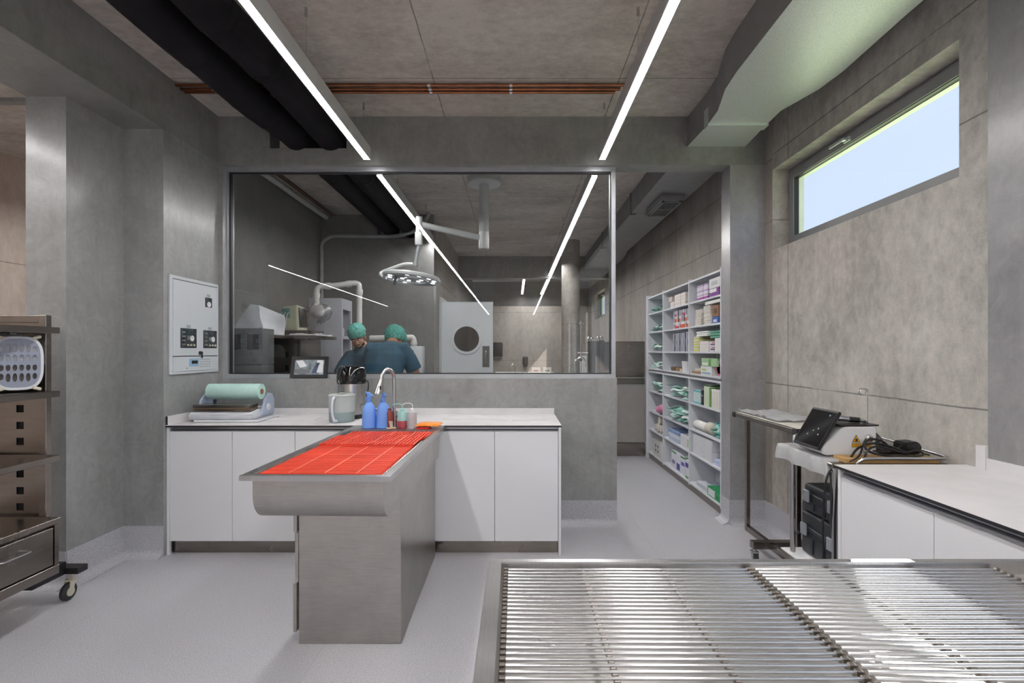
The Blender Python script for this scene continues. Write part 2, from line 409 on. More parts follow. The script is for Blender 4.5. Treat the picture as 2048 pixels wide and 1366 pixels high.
# interior window between the rooms
win = bpy.data.objects.new('window_1', None); COL.objects.link(win); win.location = (-.8, 4.21, 1.203); struct(win)
fx0, fx1, fz0, fz1 = XL+.035, .84, 1.203, 2.963; ft = .034
mb = MB(); mb.box(fx0, 4.17, fz0, fx1, 4.25, fz0+ft); mb.box(fx0, 4.17, fz1-ft, fx1, 4.25, fz1)
mb.box(fx0, 4.17, fz0+ft, fx0+.012, 4.25, fz1-ft); mb.build('window_frame', M_alul, win)
mb = MB(); mb.box(fx1-.036, 4.17, fz0+ft, fx1, 4.25, fz1-ft, .002); mb.build('window_post', M_alul, win)
g = .009
mb = MB(); mb.box(fx0+.012, 4.195, fz0+ft, fx1-.036, 4.225, fz0+ft+g); mb.box(fx0+.012, 4.195, fz1-ft-g, fx1-.036, 4.225, fz1-ft)
mb.box(fx0+.012, 4.195, fz0+ft+g, fx0+.024, 4.225, fz1-ft-g); mb.box(fx1-.045, 4.195, fz0+ft+g, fx1-.036, 4.225, fz1-ft-g)
mb.build('window_gasket', M_edge, win)
gx0, gx1 = fx0+.018, fx1-.04
mb = MB(); vs_ = [mb.b.verts.new(p) for p in ((gx0, 4.214, fz0+.04), (gx1, 4.206, fz0+.04), (gx1, 4.206, fz1-.04), (gx0, 4.214, fz1-.04))]; mb.b.faces.new(vs_)
mb.build('window_pane', M_glass, win)
# high windows of the right wall
def high_window(name, y0, y1, z0, z1, xw=XR):
    w_ = bpy.data.objects.new(name, None); COL.objects.link(w_); w_.location = (xw+.12, (y0+y1)/2, z0); struct(w_)
    xa, xb = xw+.126, xw+.19
    def ring(mb, x0, x1, a, b, c, d, t, tb=None):
        tb = tb or t
        mb.box(x0, a, c, x1, b, c+tb); mb.box(x0, a, d-t, x1, b, d); mb.box(x0, a, c+tb, x1, a+t, d-t); mb.box(x0, b-t, c+tb, x1, b, d-t)
    mb = MB(); ring(mb, xa+.012, xb, y0, y1, z0, z1, .05); mb.build('window_frame', M_alu, w_)
    mb = MB(); ring(mb, xa-.012, xb-.02, y0+.03, y1-.03, z0+.03, z1-.03, .062); mb.build('window_sash', M_alu, w_)
    mb = MB(); ring(mb, xa-.002, xb-.03, y0+.088, y1-.088, z0+.088, z1-.088, .008); mb.build('window_gasket', M_edge, w_)
    mb = MB(); q = [mb.b.verts.new(p) for p in ((xa+.02, y0+.09, z0+.09), (xa+.02, y1-.09, z0+.09), (xa+.02, y1-.09, z1-.09), (xa+.02, y0+.09, z1-.09))]; mb.b.faces.new(q)
    mb.build('window_pane', M_wglass, w_)
    mb = MB(); mb.box(xa+.03, y0+.088, z1-.100, xb+.005, y1-.088, z1-.088); mb.box(xa+.03, y1-.100, z0+.088, xb+.005, y1-.088, z1-.1); mb.build('lit_reveal_strip', mat('green_bounce_colour', 'cfd6cc', .5), w_)  # pale strip paints the sunlit outer reveal and its green bounce
    ym = y0+.56*(y1-y0)
    mb = MB(); mb.box(xa-.03, ym-.03, z1-.085, xa-.012, ym+.03, z1-.055, .003); mb.box(xa-.06, ym-.012, z1-.08, xa-.03, ym+.012, z1-.06, .004)
    mb.box(xa-.062, ym-.012, z1-.082, xa-.05, ym+.13, z1-.062, .004); mb.build('window_handle', M_alul, w_)
    mb = MB()
    for y in (y0+.2, y1-.13): mb.box(xa-.022, y-.045, z0+.018, xa-.008, y+.045, z0+.034, .004)
    mb.build('window_hinge', M_alul, w_)
    return w_
high_window('window_2', 2.324, 4.008, WZ0, WZ1)
high_window('window_3', 11.5, 12.9, WZ0, WZ1)
high_window('window_4', -1.9, .3, 1.0, WZ1, XR-.012)  # out of view; glazing enlarged downward to add fill daylight
high_window('window_5', -6.5, -2.6, .1, WZ1, XR-.012)
high_window('window_6', -11.5, -7.5, .1, WZ1, XR-.012)
S('ground', MB().box(XR+.25, 1.0, -.3, 40, 30, 2.0), M_grass)
S('ground_terrace', MB().box(XR+.2, -25, -.5, 40, 1.0, -.02), mat('terrace_slabs', 'a9a59e', .8, var=.1))
# swing door in the corridor wall
d = bpy.data.objects.new('door_1', None); COL.objects.link(d); d.location = (-1.13, 7.62, 0); struct(d)
mb = MB(); mb.box(-1.37, 7.57, 0, -1.12, 7.63, 2.25); mb.box(-1.37, 8.44, 0, -1.12, 8.5, 2.25); mb.box(-1.37, 7.63, 2.19, -1.12, 8.44, 2.25); mb.build('door_frame', M_whitep, d)
# leaf with a round hole
mb = MB(); lx0, lx1, lz0, lz1 = -1.12, -.334, .01, 2.178; cx, cz, r = (933-1030)*.0076, 1.43+.024*7.6, .2
yl0, yl1 = 7.6, 7.64; n = 40
for y, flip in ((yl0, 0), (yl1, 1)):
    ci = [mb.b.verts.new((cx+r*math.cos(2*PI*k/n), y, cz+r*math.sin(2*PI*k/n))) for k in range(n)]
    def edgept(a):
        c_, s_ = math.cos(a), math.sin(a)
        t = min([(lx1-cx)/c_ if c_ > 1e-9 else 1e9, (lx0-cx)/c_ if c_ < -1e-9 else 1e9, (lz1-cz)/s_ if s_ > 1e-9 else 1e9, (lz0-cz)/s_ if s_ < -1e-9 else 1e9])
        return (cx+c_*t, y, cz+s_*t)
    angs = sorted([2*PI*k/n for k in range(n)])
    oi = [mb.b.verts.new(edgept(a)) for a in angs]
    cor = {}
    for X_, Z_ in ((lx0, lz0), (lx1, lz0), (lx1, lz1), (lx0, lz1)): cor[math.atan2(Z_-cz, X_-cx) % (2*PI)] = mb.b.verts.new((X_, y, Z_))
    for k in range(n):
        a0, a1 = 2*PI*k/n, 2*PI*(k+1)/n; extra = [v for a, v in sorted(cor.items()) if a0 < a < a1]
        f = [ci[k], oi[k]] + extra + [oi[(k+1) % n], ci[(k+1) % n]]
        mb.b.faces.new(f if flip else f[::-1])
mb.box(lx0, yl0, lz0, lx0+.002, yl1, lz1); mb.box(lx1-.002, yl0, lz0, lx1, yl1, lz1); mb.box(lx0, yl0, lz1-.002, lx1, yl1, lz1)
mb.build('door_leaf', M_whitep, d)
mb = MB(); mb.rings([[(cx+rr*math.cos(a), y, cz+rr*math.sin(a)) for rr, y in ((.192, 7.585), (.232, 7.585), (.236, 7.6), (.236, 7.65), (.192, 7.65))] for a in (2*PI*k/40 for k in range(40))], cyc=True)
mb.build('porthole_frame', M_whitep, d, smooth=30)
mb = MB(); mb.b.faces.new([mb.b.verts.new((cx+.194*math.cos(2*PI*k/40), 7.62, cz+.194*math.sin(2*PI*k/40))) for k in range(40)]); mb.build('porthole_pane', glass('shade_tinted_porthole_glass', (.22, .23, .23, 1), 1.5), d)  # dark tint stands in for the unlit room behind the door
px_, pz_ = (972-1030)*.0076, 1.43-.011*7.6
mb = MB(); mb.box(px_-.054, 7.594, pz_-.16, px_+.054, 7.6, pz_+.16); mb.build('pull_plate', mat('plate_steel', '6f716e', .4, metal=.7), d)
mb = MB(); mb.tube(spline([(px_+.0, 7.594, pz_+.08), (px_, 7.565, pz_+.075), (px_, 7.56, pz_), (px_, 7.565, pz_-.115), (px_, 7.594, pz_-.12)], 4), .008); mb.build('door_handle', M_chrome, d, smooth=True)
text('door_lettering', 'PULL', .042, (px_, 7.592, pz_+.128), (PI/2, 0, 0), M_black, d)
# second wall light switch-like seams are left out; far room dark opening side
# ---------------------------------------------------------------- ceiling services
def strip(x, y0, y1, label, wires=(), z=2.95, wd=.058, group=None):
    t = thing('linear_ceiling_light', label, 'ceiling light', (x, (y0+y1)/2, z), group)
    mb = MB(); h = wd/2
    mb.prism([(x-h, z), (x-h+.006, z), (x-h+.006, z+.012), (x+h-.006, z+.012), (x+h-.006, z), (x+h, z), (x+h, z+.098), (x-h, z+.098)], 'y', y0, y1)
    mb.build('light_housing', M_lightbody, t)
    mb = MB(); mb.box(x-h+.006, y0+.004, z+.002, x+h-.006, y1-.004, z+.011); mb.build('light_diffuser', M_strip, t)
    for yw in wires:
        mb = MB(); mb.cyl((x, yw, z+.098), (x, yw, H-.03), .0016, 6); mb.cyl((x, yw, H-.05), (x, yw, H), .009, 10); mb.cyl((x, yw, z+.095), (x, yw, z+.115), .006, 8)
        mb.build('suspension_wire', M_chrome, t)
    return t
strip(-1.176, -5.1, 3.98, 'left one of the two long strip lights hung over the room before the glass', (3.887, 2.815, .9, -1.5))
strip(.693, -5.1, 3.98, 'right one of the two long strip lights hung over the room before the glass', (3.887, 2.815, .9, -1.5))
strip(-1.176, -12.6, -5.25, 'strip light continuing the left long light toward the rear of the room')
strip(.693, -12.6, -5.25, 'strip light continuing the right long light toward the rear of the room')
strip(-1.176, 4.34, 7.05, 'strip light behind the glass passing above the surgical lamp joint', (5.0, 6.6))
strip(.693, 4.36, 10.1, 'long strip light behind the glass, right of the ceiling mounting disc', (5.0, 7.2, 9.6))
strip(.70, 10.45, 13.4, 'far strip light beyond the lintel, left of the round column')
strip(.19, 10.6, 13.4, 'short far strip light in the dark zone above the corridor')
strip(-3.6, 1.2, 3.4, 'added fill strip brightening the side room, unseen behind the left wall piece')  # extra light added to brighten the side room, hidden from the camera
strip(-3.9, 4.5, 6.6, 'added fill strip lighting the side room wall, unseen behind the left pillar')  # second added fill light for the side room wall, also hidden
strip(-4.4, -8.6, 3.4, 'long strip light of the side room, mirrored as a slanting line in the glass')
# insulated square duct: silver foil, bends round the beam end
def duct(name, label, secs, mats, extra=None):
    t = thing(name, label, 'duct', (secs[0][1], secs[0][0], secs[0][3]))
    mb = MB(); mb.rings([[(x0, y, z0), (x1, y, z0), (x1, y, z1), (x0, y, z1)] for y, x0, x1, z0, z1 in secs])
    o = mb.build('duct_body', mats, t)
    return t, o
secs = [(4.3, 1.421, 1.895, 3.115, H-.003), (4.1, 1.421, 1.895, 3.115, H-.003), (3.74, 1.435, 1.872, 3.115, H-.003), (3.5, 1.42, 1.862, 3.112, H-.003), (3.36, 1.385, 1.9, 3.108, H-.003), (3.2, 1.345, 1.945, 3.105, H-.003), (3.0, 1.33, 1.965, 3.105, H-.003), (2.5, 1.325, 1.95, 3.105, H-.003), (-5, 1.33, 1.95, 3.105, H-.003)]
t, o = duct('air_duct', 'square foil wrapped air duct under the ceiling above the high window', secs, [M_duct, M_galv])
for p in o.data.polygons:
    if p.normal.x < -.7: p.material_index = 1  # left faces take the darker grey in place of shade on the foil
for (ya, yb, xa, xb) in ((3.70, 3.78, 1.4335, 1.874), (2.15, 2.21, 1.324, 1.952)):
    mb = MB(); mb.box(xa-.004, ya, 3.1, xb+.004, yb, 3.24); mb.build('foil_tape', M_duct, t)
t, o = duct('air_duct', 'flat grey air duct beyond the doorway above the white shelving', [(4.31, 1.421, 1.895, 3.115, H-.003), (8.4, 1.421, 1.895, 3.115, H-.003), (9.0, 1.42, 1.96, 3.1, H-.003), (10.2, 1.42, 1.96, 3.1, H-.003)], M_galv)
for y in (6.1, 8.1):
    mb = MB(); mb.box(1.405, y, 3.10, 1.425, y+.03, H-.003); mb.box(1.405, y, 3.09, 1.48, y+.03, 3.113); mb.build('duct_flange', M_alu, t)
t = thing('air_grille', 'square air grille box under the grey duct beyond the doorway', 'vent', (1.69, 5.6, 3.05))
gx0_, gx1_, gy0, gy1 = 1.585, 1.80, 5.38, 5.95
mb = MB(); mb.box(gx0_-.02, gy0-.02, 3.045, gx1_+.02, gy1+.02, 3.113, .004); mb.build('grille_housing', M_galv, t)
mb = MB(); mb.box(gx0_+.01, gy0+.01, 3.038, gx1_-.01, gy1-.01, 3.0445); mb.build('grille_shade_plate', M_dark, t)  # dark plate stands in for the shade behind the slats
mb = MB(); mb.box(gx0_, gy0, 3.028, gx0_+.02, gy1, 3.045); mb.box(gx1_-.02, gy0, 3.028, gx1_, gy1, 3.045); mb.box(gx0_, gy0, 3.028, gx1_, gy0+.02, 3.045); mb.box(gx0_, gy1-.02, 3.028, gx1_, gy1, 3.045); mb.box(gx0_, (gy0+gy1)/2-.01, 3.028, gx1_, (gy0+gy1)/2+.01, 3.045)
for k in range(1, 12): x = gx0_+(gx1_-gx0_)*k/12; mb.box(x-.0022, gy0+.01, 3.032, x+.0022, gy1-.01, 3.040)
mb.build('grille_slats', M_galv, t)
# black insulated pipes
def pipe(pts, r, label, name='insulated_pipe', m=None, bands=(), seg=28):
    t = thing(name, label, 'pipe', pts[0])
    s = spline(pts, 6)
    mb = MB(); mb.tube(s, r, seg); mb.build('pipe_run', m or M_foam, t, smooth=True)
    for i in bands:
        a = s[i]; d = (s[min(i+1, len(s)-1)]-s[i-1]).normalized()
        mb = MB(); mb.tube([a-d*.02, a-d*.016, a+d*.016, a+d*.02], [r, r*1.02, r*1.02, r], seg); mb.build('joint_tape', M_foam, t, smooth=True)
    return t
zc = 3.21
pipe([(-1.89, -6, zc), (-1.89, 1, zc), (-1.90, 2.6, zc), (-1.885, 3.0, zc), (-1.88, 3.3, zc), (-1.87, 3.6, zc), (-1.815, 3.85, zc-.01), (-1.80, 4.05, zc-.01), (-1.80, 4.6, zc-.01), (-1.80, 5.5, zc-.01), (-1.80, 7.3, zc-.01)], .117, 'left one of the two fat black insulated pipes under the ceiling', bands=(17, 27, 33, 50))
pipe([(-1.58, -6, zc), (-1.58, 1, zc), (-1.585, 2.4, zc), (-1.575, 2.7, zc), (-1.53, 3.05, zc), (-1.525, 3.4, zc), (-1.52, 4.05, zc-.01), (-1.52, 4.6, zc-.01), (-1.52, 5.5, zc-.01), (-1.52, 7.3, zc-.01)], .119, 'right one of the two fat black insulated pipes, touching the left strip light', bands=(15, 24, 45))
# copper pipes
for i, (y, z, e) in enumerate(((3.60, H-.018, .83), (3.655, H-.018, .80), (3.70, H-.018, .77))):
    lab = ['farthest from the glass wall of the three copper pipes across the ceiling', 'middle one of the three copper pipes across the ceiling', 'copper pipe nearest the glass wall across the ceiling'][i]
    pts = [(XL, y, z), (-.5, y, z), (e-.03, y, z)]
    if i == 0: pts = [(XL, y, z), (-.5, y, z), (e-.06, y, z), (e-.02, y-.005, z), (e-.0, y-.03, z), (e, y-.07, z), (e, 1.5, z), (e, -3, z)]
    t = thing('copper_pipe', lab, 'pipe', (0, y, z), None)
    mb = MB(); mb.tube(pts, .011, 10); mb.build('pipe_run', M_copper, t, smooth=True)
    for x in (-2.2, -.03, -.62):
        mb = MB(); mb.tube([(x-.01, y, z), (x+.01, y, z)], .0145, 10); mb.box(x-.004, y-.004, z, x+.004, y+.004, H); mb.build('pipe_clip', M_chrome, t)
# drops behind the glass
pipe([(-2.665, 4.32, 3.31), (-2.665, 5.6, 3.31), (-2.665, 7.06, 3.31)], .03, 'white waste pipe under the ceiling along the far left wall', 'plastic_pipe', M_pvc, (3,), 16)
for k, x in enumerate((-2.58, -2.54)):
    t = thing('copper_pipe', ['copper pipe close beside the white pipe behind the glass', 'copper pipe a little further from the white pipe behind the glass'][k], 'pipe', (x, 4.4, 3.34))
    mb = MB(); mb.tube([(x, 4.32, 3.34), (x, 7.06, 3.34)], .009, 8); mb.build('pipe_run', M_copper, t, smooth=True)
    mb = MB(); mb.tube([(x, 5.2, 3.34), (x, 5.22, 3.34)], .013, 8); mb.box(x-.004, 5.2, 3.34, x+.004, 5.22, H); mb.build('pipe_clip', M_chrome, t)
pipe([(-2.70, 6.98, 2.0), (-2.70, 6.98, 2.75), (-2.69, 6.98, 2.93), (-2.58, 6.98, 3.02), (-2.42, 6.98, 3.035), (-1.9, 6.98, 3.03), (-1.62, 6.98, 3.045), (-1.36, 6.98, 3.13), (-1.22, 6.98, 3.3), (-1.2, 6.98, H)], .026, 'pale conduit rising behind the white cabinet and curving right', 'conduit', mat('grey_conduit', '9fa1a1', .4), (), 14)
# ---------------------------------------------------------------- base cabinets with worktop (left)
Zt = .91
def cabinet(x0, x1, label, yf=3.51, yb=YB-.005):
    t = thing('base_cabinet', label, 'cabinet', ((x0+x1)/2, yf, 0), 'white base cabinets under the long worktop')
    mb = MB(); mb.box(x0+.002, yf+.022, .095, x1-.002, yb, Zt-.014); mb.build('cabinet_body', M_white, t)
    mb = MB(); mb.box(x0, yf+.04, .0, x1, yf+.055, .094); mb.build('plinth', M_steelL, t)
    mb = MB(); mb.prism([(yf+.018, .868), (yf+.004, .868), (yf+.004, .872), (yf+.016, .88), (yf+.018, Zt-.014)], 'x', x0, x1); mb.build('handle_profile', M_gola, t)
    xm = (x0+x1)/2
    for a, b in ((x0, xm), (xm, x1)):
        mb = MB(); mb.box(a+.0015, yf, .095, b-.0015, yf+.019, .866, .0012); mb.build('door', M_white, t)
    return t
xa = -2.425; 
cb0 = cabinet(xa, -1.545, 'white double door cabinet at the left wall under the worktop')
MB().box(XL+.002, 3.505, 0, xa, 3.53, Zt-.014).build('filler_strip', M_white, cb0)
cabinet(-1.545, -.59, 'white cabinet mostly hidden behind the steel wet table')
cabinet(-.59, .304, 'white double door cabinet at the right end of the worktop')
t = thing('cabinet_end_panel', 'thin white panel closing the right end of the base cabinets', 'panel', (.312, 3.8, 0))
mb = MB(); mb.box(.3045, 3.495, 0, .322, YB-.005, Zt-.013, .001); mb.build('panel_board', M_white, t)
t = thing('worktop', 'long white worktop with black edge below the glass wall', 'worktop', (-1.05, 3.8, Zt))
mb = MB(); mb.box(XL+.001, 3.49, Zt-.0125, .325, YB-.003, Zt-.0008); mb.build('black_core', M_edge, t)
mb = MB(); mb.box(XL+.001, 3.4895, Zt-.0008, .325, YB-.003, Zt+.0015); mb.build('top_surface', M_top, t)
mb = MB(); mb.box(XL+.001, 3.50, Zt+.0016, XL+.012, YB-.015, Zt+.062); mb.build('splash_left', M_top, t)
mb = MB(); mb.box(XL+.001, 3.4945, Zt+.0016, XL+.0125, 3.4998, Zt+.0625); mb.build('splash_edge', M_edge, t)
mb = MB(); mb.box(XL+.0125, YB-.0145, Zt+.0016, .322, YB-.002, Zt+.05); mb.build('splash_back', M_top, t)
# ---------------------------------------------------------------- right counter
yr1 = 2.285; xr0 = 1.458; xrw = XR-.013
t = thing('worktop', 'white worktop with dark edge at the right wall', 'worktop', (1.76, 1.2, Zt))
mb = MB(); mb.box(xr0+.001, -.9, Zt-.0125, xrw, yr1, Zt-.0008); mb.build('black_core', M_edge, t)
mb = MB(); mb.box(xr0, -.9, Zt-.0008, xrw, yr1+.001, Zt+.0015); mb.build('top_surface', M_top, t)
mb = MB(); mb.box(xrw-.011, -.9, Zt+.0016, xrw-.0005, 2.165, Zt+.055); mb.build('splash_back', M_top, t)
mb = MB(); mb.box(xrw-.015, 2.166, Zt+.0016, xrw-.0005, 2.21, Zt+.105); mb.box(xrw-.0005, 2.1705, Zt+.0016, XR-.001, 2.21, Zt+.105); mb.build('splash_end', M_top, t)
mb = MB(); mb.box(xrw, 2.1705, Zt-.0125, XR-.001, yr1, Zt+.0015); mb.build('top_strip', M_top, t)
ys = [yr1-.02, 1.765, 1.245, .725, .205, -.315, -.88]
for i in range(6):
    b, a = ys[i], ys[i+1]
    t = thing('base_cabinet', ['white cabinet at the far end of the right worktop', 'white cabinet behind the steel grid table, second of the right worktop', 'third white cabinet of the right worktop, below the frame edge', 'fourth white cabinet of the right worktop, below the frame edge', 'fifth white cabinet of the right worktop', 'last white cabinet of the right worktop'][i], 'cabinet', (1.48, (a+b)/2, 0), 'white base cabinets under the right worktop')
    mb = MB(); mb.box(xr0+.04, a+.001, .095, xrw-.002, b-.001, Zt-.014); mb.build('cabinet_body', M_white, t)
    mb = MB(); mb.box(xr0+.06, a, 0, xr0+.07, b, .094); mb.build('plinth', M_steelL, t)
    mb = MB(); mb.prism([(xr0+.038, .868), (xr0+.024, .868), (xr0+.024, .872), (xr0+.036, .88), (xr0+.038, Zt-.014)], 'y', a, b); mb.build('handle_profile', M_gola, t)
    mb = MB(); mb.box(xr0+.02, a+.0015, .095, xr0+.0385, b-.0015, .858, .0012); mb.build('door', M_white, t)
t = thing('cabinet_end_panel', 'white panel closing the far end of the right cabinets', 'panel', (1.7, 2.275, 0))
mb = MB(); mb.box(xr0+.015, yr1-.0195, 0, xrw-.002, yr1-.002, Zt-.013, .001); mb.build('panel_board', M_white, t)
# ---------------------------------------------------------------- wet table with red mats
RA, RC = -.021, (-.83, 2.07, 0)
def rt(mb): return mb.rot(RA, 'Z', RC)
wt = thing('wet_table', 'stainless steel wet table standing across in front of the white cabinets', 'table', (-.8, 2.8, 0))
x0, x1, y0, y1 = -1.147, -.514, 2.07, 3.475
mb = MB()
ix0, ix1, iy0, iy1 = x0+.038, x1-.034, y0+.03, 3.285
zr = Zt+.002
# rim frame: flat top with folded edge
def framebox(mb, X0, X1, Y0, Y1, a0, a1, b0, b1, z0, z1):
    mb.rings([[(p[0], p[1], z0), (p[0], p[1], z1), (q[0], q[1], z1), (q[0], q[1], z0)] for p, q in (((X0, Y0), (a0, b0)), ((X1, Y0), (a1, b0)), ((X1, Y1), (a1, b1)), ((X0, Y1), (a0, b1)))], cyc=True)
framebox(mb, x0, x1, y0, y1, ix0, ix1, iy0, iy1, zr-.022, zr)
bmesh.ops.bevel(mb.b, geom=[e for e in mb.b.edges if all(abs(v.co.z-zr) < 1e-5 for v in e.verts) and e.is_manifold], offset=.0015, segments=2, affect='EDGES')
rt(mb); mb.build('table_rim', M_steelt, wt)
bx0, bx1 = -1.106, -.552; zb = .705; R = .115
mb = MB()
prof = [(y0+.03, zr-.022)] + [(y0+.03+R*(1-math.cos(a)), zb+R-R*math.sin(a)) for a in (PI/2*k/12 for k in range(13))] + [(3.44, zb), (3.44, zr-.022)]
mb.prism(prof, 'x', bx0, bx1); 
bmesh.ops.delete(mb.b, geom=[f for f in mb.b.faces if f.normal.z > .99], context='FACES')
rt(mb); mb.build('basin', M_steel, wt, smooth=25)
mb = MB()   # inside of the basin
mb.prism([(p[0]+.004 if i < 13 else p[0]-.004, max(p[1], zb+.05)) for i, p in enumerate(prof)], 'x', bx0+.004, bx1-.004)
bmesh.ops.delete(mb.b, geom=[f for f in mb.b.faces if f.normal.z > .99 and f.calc_center_median().z > .85], context='FACES')
for f in mb.b.faces: f.normal_flip()
rt(mb); mb.build('basin_inside', M_steel, wt)
mb = MB(); mb.box(-1.055, 2.44, 0.0, -.556, 3.485, zb+.001, .002); mb.build('pedestal', M_steel, wt)
for za, zb_, yy, nm in ((.55, .70, 2.445, 'upper'), (.385, .545, 2.455, 'middle'), (.055, .382, 2.44, 'lower')):
    pass
for k, (za, zb_, dx) in enumerate(((.545, .70, .024), (.298, .54, .016), (.055, .292, .026))):
    mb = MB(); mb.box(-1.060-dx, 2.445, za, -1.060-dx+.018, 3.1, zb_, .002); mb.box(-1.060-dx+.018, 2.48, za+.02, -1.055, 3.06, zb_-.02); mb.build('pedestal_door', M_steel, wt)
# steel grid under the mats
mb = MB()
for k in range(40):
    x = ix0+.02+k*(ix1-ix0-.04)/39
    mb.tube([(x, iy0+.01, zr-.014), (x, iy1-.008, zr-.014)], .003, 5)
for y in (iy0+.01, 2.5, 2.9, iy1-.008): mb.tube([(ix0+.015, y, zr-.019), (ix1-.015, y, zr-.019)], .004, 6)
for x in (ix0+.012, ix1-.012): mb.tube([(x, iy0+.008, zr-.015), (x, iy1-.006, zr-.015)], .0035, 6)
rt(mb); mb.build('wire_grid', M_rod, wt, smooth=True)
# red mats
M_red = mat('red_pvc', 'dc4630', .5, var=.05, spec=.35); M_redp = mat('pale_red_pvc', 'ec8068', .5)
def redmat(mb, X0, X1, Y0, Y1, z, along):
    if along == 'x':
        n = int((Y1-Y0)/.0215)
        for k in range(n+1):
            y = Y0+(Y1-Y0)*k/n; mb.box(X0, y-.0062, z+.004, X1, y+.0062, z+.0095)
        m = int((X1-X0)/.024)
        for k in range(m+1):
            x = X0+(X1-X0)*k/m; mb.box(x-.003, Y0, z, x+.003, Y1, z+.0045)
    else:
        m = int((X1-X0)/.0195)
        for k in range(m+1):
            x = X0+(X1-X0)*k/m; mb.box(x-.0058, Y0, z+.004, x+.0058, Y1, z+.0095)
        n = int((Y1-Y0)/.024)
        for k in range(n+1):
            y = Y0+(Y1-Y0)*k/n; mb.box(X0, y-.003, z, X1, y+.003, z+.0045)
    for q in range(1, 5):
        y = Y0+(Y1-Y0)*q/5; mb.box(X0, y-.004, z+.001, X1, y+.004, z+.0102)
    mb.mi = 1
    for q in (.235, .535, .80):
        x = X0+(X1-X0)*q; mb.box(x-.003, Y0, z+.001, x+.003, Y1, z+.0108)
    return rt(mb)
zm = zr-.010
for (Xa, Xb, Ya, Yb, al, lab, dz) in ((-1.085, -.572, 2.125, 2.76, 'x', 'large red slatted mat at the near end of the wet table', 0), (-1.078, -.568, 2.72, 3.02, 'y', 'red slatted mat in the middle of the wet table', .011), (-1.062, -.560, 2.98, 3.23, 'y', 'small red slatted mat nearest the spray bottles', 0)):
    mb = redmat(MB(), Xa, Xb, Ya, Yb, zm+dz, al)
    o = mb.build('slatted_mat', [M_red, M_redp], origin=((Xa+Xb)/2, (Ya+Yb)/2, zm+dz)); tag(o, lab, 'mat', 'red mats on the wet table')
# ---------------------------------------------------------------- foreground table
ft_ = thing('grid_table', 'large stainless steel table with wire grids in the right foreground', 'table', (.8, .9, 0))
X0, X1, Y0, Y1 = -.068, 1.43, .50, 1.276; ZG = .90
a0, a1, b0, b1 = X0+.034, X1-.034, Y0+.03, Y1-.022
mb = MB(); framebox(mb, X0, X1, Y0, Y1, a0, a1, b0, b1, ZG-.03, ZG)
bmesh.ops.bevel(mb.b, geom=[e for e in mb.b.edges if all(abs(v.co.z-ZG) < 1e-5 for v in e.verts) and e.is_manifold], offset=.002, segments=2, affect='EDGES')
mb.build('table_rim', M_steelt, ft_)
mb = MB(); zt = ZG-.03   # basin inside sloping to a drain
i0 = (a0, b0); dz0, dz1 = ZG-.075, ZG-.11
V = [mb.b.verts.new(p) for p in ((a0, b0, zt), (a1, b0, zt), (a1, b1, zt), (a0, b1, zt), (a0+.01, b0+.01, dz0), (a1-.01, b0+.01, dz1), (a1-.01, b1-.01, dz1), (a0+.01, b1-.01, dz0))]
for q in ((4, 5, 6, 7), (0, 4, 7, 3), (1, 2, 6, 5), (0, 1, 5, 4), (3, 7, 6, 2)): mb.b.faces.new([V[i] for i in q])
bmesh.ops.recalc_face_normals(mb.b, faces=mb.b.faces)
mb.build('basin_inside', M_basin, ft_)
mb = MB(); mb.box(a0-.005, b0-.005, ZG-.16, a1+.005, b1+.005, ZG-.0301)
bmesh.ops.delete(mb.b, geom=[f for f in mb.b.faces if f.calc_center_median().z > ZG-.031], context='FACES'); mb.build('basin', M_steel, ft_)
mb = MB(); mb.box(.55, .68, 0, 1.25, 1.1, ZG-.16, .002); mb.build('pedestal', M_steel, ft_)
M_rods = mat('shadow_rod_steel', '8d8680', .35, metal=.9)  # supports darkened to stand in for the shadows under the rods
def wiregrid(xa, xb, sups, name='wire_grid'):
    mb = MB(); y = b1-.014; r = .0032; zz = ZG-.012
    g_ = bpy.data.objects.new(name, None); 
    while y > b0+.01:
        mb.tube([(xa, y, zz-.012), (xa+.002, y, zz-.003), (xa+.007, y, zz), (xb-.007, y, zz), (xb-.002, y, zz-.003), (xb, y, zz-.012)], r, 8); y -= .0172
    gr_ = mb.build(name, M_rod, ft_, smooth=50)
    for s_ in (*sups, xa, xb):
        mb = MB(); e_ = s_ in (xa, xb); mb.tube([(s_, b0+.008, zz-.010), (s_, b1-.012, zz-.010)], .0042 if e_ else .0048, 7)
        y = b1-.014
        while y > b0+.01: mb.box(s_-.0058, y-.0045, zz-.009, s_+.0058, y+.0045, zz-.0015 if not e_ else zz+.004, .0015); y -= .0172
        mb.build('support_bar', M_rods, gr_)
    return gr_
wiregrid(a0+.012, .579, (.169, .369)); wiregrid(.590, 1.195, (.79, 1.0))
mb = MB(); mb.tube([(.02, .99, ZG-.022), (.05, .955, ZG-.024), (.09, .93, ZG-.023), (.12, .925, ZG-.022)], .0006, 5); mb.build('steel_wire', M_rod, ft_)
